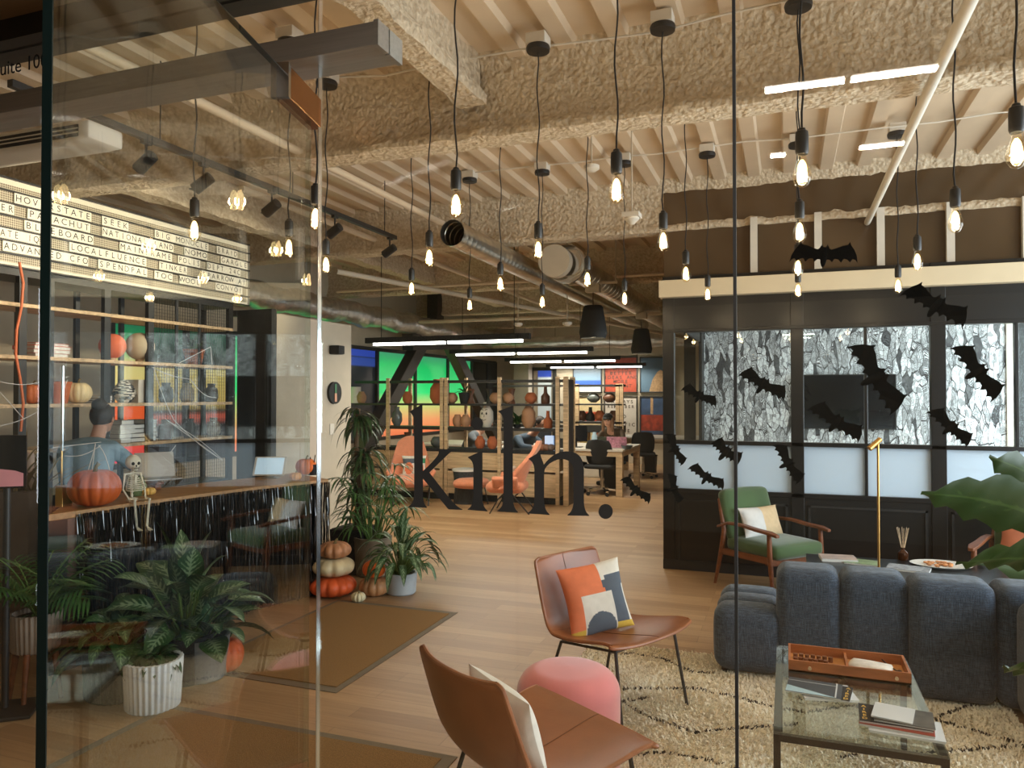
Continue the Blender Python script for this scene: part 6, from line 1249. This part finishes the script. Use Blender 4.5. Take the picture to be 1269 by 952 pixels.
p = G(584, 626); t = thing('ottoman', 'peach footstool in front of the right peach chair', 'footstool', (p.x, p.y, 0)); m = MB(); m.soft((0, 0, .32), (.44, .40, .13), .062, .015, 10); obj('seat', m, M_PEACH, t, smooth=80)
for sx in (-1, 1): m = MB(); m.tube([(sx*.20, -.16, 0), (sx*.15, -.14, .26), (sx*.15, .14, .26), (sx*.20, .16, 0)], .009, 6); obj('leg_frame', m, M_BLACK, t)
p = G(573, 625); t = thing('side_table', 'dark drum side table with a pale top beside the peach footstool', 'side table', (p.x, p.y+.12, 0)); m = MB(); m.lathe([(.17, 0), (.18, .02), (.16, .25), (.19, .48), (0, .48)], n=28); obj('drum', m, mat('speckled_dark', srf(50, 56, 62), .6, var=.5, scale=40), t); m = MB(); m.lathe([(0, .48), (.20, .48), (.20, .51), (0, .51)], n=28); obj('top', m, M_PAPERW, t)
# ================================================================ WORK TABLES, TASK CHAIRS
def work_table(lab, x0, y0, x1, y1, z=.74):
    t = thing('work_table', lab, 'table', (x0, y0, 0)); w, d = x1-x0, y1-y0; m = MB(); m.bb((0, 0, z-.03), (w, d, z)); obj('tabletop', m, M_WHITE, t, smooth=0); m = MB(); m.bb((.01, .01, z-.11), (w-.01, d-.01, z-.03)); obj('apron', m, M_OAKL, t, smooth=0)
    for a in (.01, w-.11):
        for b in (.01, d-.11): m = MB(); m.bb((a, b, 0), (a+.10, b+.10, z-.11)); obj('leg', m, M_OAKL, t, smooth=0)
    return t
work_table('long pale work table where the person in a cap sits', -4.6, 11.66, -2.42, 13.2); work_table('second pale work table further back at right', -3.3, 14.85, -1.5, 16.0, .76)
work_table('pale work table behind the shelf divider at left', -6.2, 12.0, -4.9, 13.2)
def task_chair(lab, x, y, rz):
    t = thing('office_chair', lab, 'chair', (x, y, 0), rz); m = MB(); m.soft((0, 0, .46), (.46, .46, .07), .03, .01, 8); obj('seat', m, M_MATTE, t, smooth=80)
    m = MB()
    def S(u, v, o): a = 2*u-1; w = .22*(1-.25*abs(v*2-1)**3); return Vector((-.20-.07*v+.09*a*a+o, a*w, .50+.40*v-.02*a*a))
    for o in (.012, -.012): m.grid(lambda u, v, o=o: S(u, v, o), 12, 12)
    k = 169; e = list(range(13))+[j*13+12 for j in range(1, 13)]+[12*13+i for i in range(11, -1, -1)]+[j*13 for j in range(11, 0, -1)]
    for i in range(len(e)): m.f.append((e[i], e[(i+1) % len(e)], e[(i+1) % len(e)]+k, e[i]+k)); m.m.append(0)
    obj('backrest', m, M_MATTE, t, smooth=80); m = MB(); m.tube([(0, 0, .08), (0, 0, .44)], .022, 10).tube([(0, 0, .10), (0, 0, .26)], .03, 10); obj('gas_column', m, M_CHROME, t)
    m = MB()
    for i in range(5): a = i*2*PI/5; m.beam((0, 0, .10), (.27*math.cos(a), .27*math.sin(a), .07), .04, .03)
    obj('star_base', m, M_CHROME, t, smooth=0)
    for i in range(5): a = i*2*PI/5; m = MB(); m.tube([(.27*math.cos(a)-.012, .27*math.sin(a), .03), (.27*math.cos(a)+.012, .27*math.sin(a), .03)], .03, 12); obj('castor', m, M_MATTE, t)
p = G(746, 613); task_chair('black office chair in front of the long pale work table', p.x, p.y, math.radians(85))
p = G(712, 610); task_chair('black office chair half hidden behind the end of the shelf divider', p.x-.1, p.y-.0, math.radians(70)); p = G(797, 592); task_chair('black office chair between the two work tables', p.x, p.y, math.radians(100))
for x, y, lb in ((804, 589, 'by the far table leg'), (757, 607, 'under the long work table')):
    p = G(x, y); t = thing('waste_bin', 'grey office waste bin '+lb, 'bin', (p.x, p.y+.14, 0)); m = MB(); m.box((0, 0, .19), (.26, .26, .38), taper=.85); obj('bin', m, mat('bin_grey', srf(70, 66, 60), .6), t, smooth=0); m = MB(); m.box((0, 0, .385), (.27, .27, .015)); obj('rim', m, M_MATTE, t, smooth=0)
TZ1 = .74
def on_t(x, y):
    p = G(x, y, TZ1); return p if p.y > 11.8 else Vector((PY(x, y, 11.8).x, 11.8, TZ1))
M_LAP = mat('laptop_dark', srf(56, 62, 44), .5, var=.3, scale=30); M_LP2 = mat('laptop_pink', srf(190, 130, 150), .5, var=.4, scale=30)
for x, y, mt, lb in ((743.5, 557.5, M_LAP, 'dark laptop covered in round stickers, left of the two on the work table'), (762, 558, M_LP2, 'pink stickered laptop before the person in the cap')):
    p = on_t(x, y); t = thing('laptop', lb, 'laptop', (p.x, p.y+.15, TZ1), math.radians(5)); m = MB(); m.soft((0, .1, .008), (.32, .22, .014), .005, 0, 4); obj('keyboard_base', m, M_STEEL, t); m = MB(); m.beam((0, 0, .01), (0, -.05, .19), .32, .008); ld = obj('lid', m, mt, t, smooth=0)
    if mt is M_LAP:
        m = MB()
        for s in (-1, 1): m.tube([(s*.08, -.032, .10), (s*.08, -.036, .10)], .045, 16)
        obj('sticker', m, C_YE, ld)
p = on_t(735, 559); vase('pale blue water bottle on the work table', (p.x, p.y+.1, TZ1), [(.045, 0), (.045, .2), (.03, .23), (.03, .26), (0, .26)], mat('pale_blue_plastic', srf(170, 196, 210), .4), 'water_bottle', 'bottle')
p = on_t(775, 559); vase('grey bowl at the right end of the work table', (p.x, p.y+.12, TZ1), [(.06, 0), (.10, .06), (.09, .06), (.05, .01), (0, .01)], mat('grey_bowl', srf(70, 84, 92), .5), 'bowl', 'bowl')
p = on_t(709, 561); t = thing('monitor', 'black monitor at the left end of the work table', 'monitor', (p.x, p.y+.2, TZ1)); m = MB(); m.bb((-.20, 0, .10), (.20, .03, .36)); obj('screen', m, M_SCREEN, t, smooth=0); m = MB(); m.bb((-.02, .03, 0), (.02, .05, .2)).bb((-.1, -.03, 0), (.1, .12, .012)); obj('stand', m, M_BLACK, t, smooth=0)
# ================================================================ PEOPLE
M_SKIN = mat('skin', srf(196, 146, 120), .55, var=.05)
def skinmesh(V, E, R, mt, name, parent, sub=2):
    me = bpy.data.meshes.new(name); me.from_pydata(V, E, []); o = bpy.data.objects.new(name, me); COL.objects.link(o)
    o.modifiers.new('s', 'SKIN'); o.modifiers.new('u', 'SUBSURF').levels = sub
    if not me.skin_vertices: me.skin_vertices.new()
    for i, r_ in enumerate(R): me.skin_vertices[0].data[i].radius = (r_, r_) if not isinstance(r_, tuple) else r_
    me.skin_vertices[0].data[0].use_root = True; dg = bpy.context.evaluated_depsgraph_get(); dg.update()
    n2 = bpy.data.meshes.new_from_object(o.evaluated_get(dg)); v = [x.co.copy() for x in n2.vertices]; f = [tuple(q.vertices) for q in n2.polygons]; bpy.data.objects.remove(o); return v, f
def person(lab, pos, phi, shirt, hair, trousers, lean=.15, arms='table', hairstyle='short', hat=None, turn=0.0):
    t = thing('person', lab, 'person', pos, phi)   # faces local +x, seated with hips at z=.47
    hip = Vector((0, 0, .50)); ch = Vector((.10+lean*.5, 0, .86)); nk = Vector((.13+lean, 0, 1.02)); hd = Vector((.17+lean*1.35, 0, 1.15))
    V = [hip, hip.lerp(ch, .5), ch, nk]; E = [(0, 1), (1, 2), (2, 3)]; R = [(.15, .12), (.145, .11), (.155, .11), .055]; hands = []
    for s in (-1, 1):
        b = len(V); sh = ch+Vector((.0, s*.17, .07)); el = Vector((.24+lean*.6, s*.25, .80)); wr = Vector((.46+lean*.5, s*.12, .80)) if arms == 'table' else Vector((.40, s*.22, .82))
        V += [sh, sh.lerp(el, .5), el, el.lerp(wr, .5), wr, wr+(wr-el).normalized()*.07]; E += [(2, b), (b, b+1), (b+1, b+2), (b+2, b+3), (b+3, b+4), (b+4, b+5)]; R += [.062, .05, .042, .038, .026, (.036, .018)]; hands.append((wr, (wr-el).normalized(), s))
        b = len(V); V += [Vector((.06, s*.10, .50)), Vector((.42, s*.13, .52)), Vector((.42, s*.13, .28)), Vector((.42, s*.13, .07)), Vector((.56, s*.13, .035))]; E += [(0, b), (b, b+1), (b+1, b+2), (b+2, b+3), (b+3, b+4)]; R += [.088, .062, .052, .035, .033]
    v, f = skinmesh(V, E, R, M_SKIN, 'body', t); m = MB(); m.add(v, f)
    Rz = Matrix.Rotation(turn, 3, 'Z') @ Matrix.Rotation(lean*.6, 3, 'Y')
    m.tube([nk-Vector((0, 0, .03)), hd-Vector((.01, 0, .02))], [.052, .05], 12); m.ell(hd, (.088, .072, .108), 20, rot=Rz); m.ell(hd+Rz @ Vector((.035, 0, -.062)), (.05, .048, .045), 14, rot=Rz); m.ell(hd+Rz @ Vector((.092, 0, -.012)), (.018, .012, .022), 8)
    for s in (-1, 1): m.ell(hd+Rz @ Vector((-.005, s*.074, -.005)), (.016, .01, .026), 8)
    for wr, dn, s in hands:
        pal = wr+dn*.07
        for k in range(4): o_ = Vector((0, (k-1.5)*.017, 0)); l_ = (.07, .078, .072, .056)[k]; m.tube([pal+o_, pal+o_+dn*l_*.55+Vector((0, 0, -.004)), pal+o_+dn*l_+Vector((0, 0, -.022))], [.0095, .0085, .006], 6)
        m.tube([wr+dn*.02, wr+dn*.045+Vector((.0, -s*.035, -.005)), wr+dn*.075+Vector((0, -s*.045, -.015))], [.012, .010, .007], 6)
    bo = obj('body', m, M_SKIN, t, smooth=80); m = MB()
    for s in (-1, 1): m.ell(hd+Rz @ Vector((.078, s*.03, .008)), (.012, .014, .008), 8)
    obj('eyes', m, M_MATTE, bo); m = MB(); m.ell(hd+Rz @ Vector((.082, 0, -.058)), (.008, .022, .006), 8); obj('mouth', m, mat('lips', srf(150, 80, 74), .5), bo)
    V2 = [hip, hip.lerp(ch, .5), ch, nk-Vector((.01, 0, .02))]; E2 = [(0, 1), (1, 2), (2, 3)]; R2 = [(.165, .135), (.16, .125), (.17, .125), .07]
    for s in (-1, 1):
        b = len(V2); sh = ch+Vector((.0, s*.17, .07)); el = Vector((.24+lean*.6, s*.25, .80)); wr = [h for h in hands if h[2] == s][0][0]; V2 += [sh, sh.lerp(el, .5), el, el.lerp(wr, .75)]; E2 += [(2, b), (b, b+1), (b+1, b+2), (b+2, b+3)]; R2 += [.075, .062, .055, .045]
    v, f = skinmesh(V2, E2, R2, shirt, 'shirt', t); m = MB(); m.add(v, f); obj('shirt', m, shirt, t, smooth=80)
    V3 = [hip]; E3 = []; R3 = [(.16, .12)]
    for s in (-1, 1): b = len(V3); V3 += [Vector((.06, s*.10, .50)), Vector((.42, s*.13, .52)), Vector((.42, s*.13, .28)), Vector((.42, s*.13, .10))]; E3 += [(0, b), (b, b+1), (b+1, b+2), (b+2, b+3)]; R3 += [.10, .076, .066, .056]
    v, f = skinmesh(V3, E3, R3, trousers, 'trousers', t); m = MB(); m.add(v, f); obj('trousers', m, trousers, t, smooth=80)
    for s in (-1, 1): m = MB(); m.soft((.50, s*.13, .04), (.26, .095, .075), .035, .0, 8); obj('shoe', m, M_MATTE, t, smooth=80)
    m = MB(); m.ell(hd+Rz @ Vector((-.022, 0, .028)), (.092, .083, .100), 20, rot=Rz)
    if hairstyle == 'long':
        for s in (-1, 1): m.tube([hd+Rz @ Vector((-.01, s*.07, .05)), hd+Rz @ Vector((.01, s*.085, -.06)), hd+Vector((.02, s*.09, -.20))], [.035, .035, .018], 10)
    if hairstyle == 'bun': m.ell(hd+Rz @ Vector((-.07, 0, .10)), (.055, .055, .05), 16)
    obj('hair', m, hair, t, smooth=80)
    if hat: m = MB(); m.ell(hd+Rz @ Vector((-.01, 0, .05)), (.098, .09, .085), 20, rot=Rz); m.ell(hd+Rz @ Vector((.09, 0, .055)), (.07, .06, .010), 14, rot=Rz); obj('cap', m, hat, t, smooth=80)
    st = thing('stool', 'stool under the '+lab, 'stool', pos, phi); m = MB(); zf = -pos[2]; m.lathe([(0, .34), (.17, .34), (.18, .355), (.17, .37), (0, .37)], n=24); obj('seat', m, M_MATTE, st); m = MB(); m.tube([(0, 0, zf+.02), (0, 0, .34)], .02, 10); obj('column', m, M_CHROME, st); m = MB(); m.lathe([(.2, zf), (.2, zf+.012), (0, zf+.03)], n=24); obj('base', m, M_CHROME, st); return t
H_DK = mat('dark_brown_hair', srf(42, 28, 20), .6, var=.3, scale=30); T_DK = mat('dark_trousers', srf(34, 36, 44), .8)
p = PD(757, 560, 13.9); person('person in a dark cap and olive top leaning over a laptop', (p.x+.12, 13.65, 0), math.radians(-97), mat('olive_top', srf(74, 56, 36), .8, var=.3, scale=16), mat('light_brown_hair', srf(120, 84, 56), .6, var=.3, scale=30), T_DK, lean=.22, hairstyle='long', hat=M_MATTE)
p = PY(578, 560, 11.35); person('person in a grey t-shirt bending forward behind the divider', (p.x-.08, 11.35, .0), math.radians(10), mat('grey_tshirt', srf(104, 110, 116), .85), H_DK, T_DK, lean=.18)
p = PY(652, 560, 11.35); person('person in a blue denim shirt hunched forward behind the divider', (p.x-.2, 11.35, 0), math.radians(-25), mat('denim_shirt', srf(72, 88, 104), .85, var=.15), H_DK, T_DK, lean=.30)
p = PD(96, 600, 5.35); person('person with a dark hair bun behind the counter', (p.x, p.y, .27), math.radians(115), mat('pale_blue_shirt', srf(120, 144, 156), .85, var=.15), H_DK, T_DK, lean=.16, hairstyle='bun')
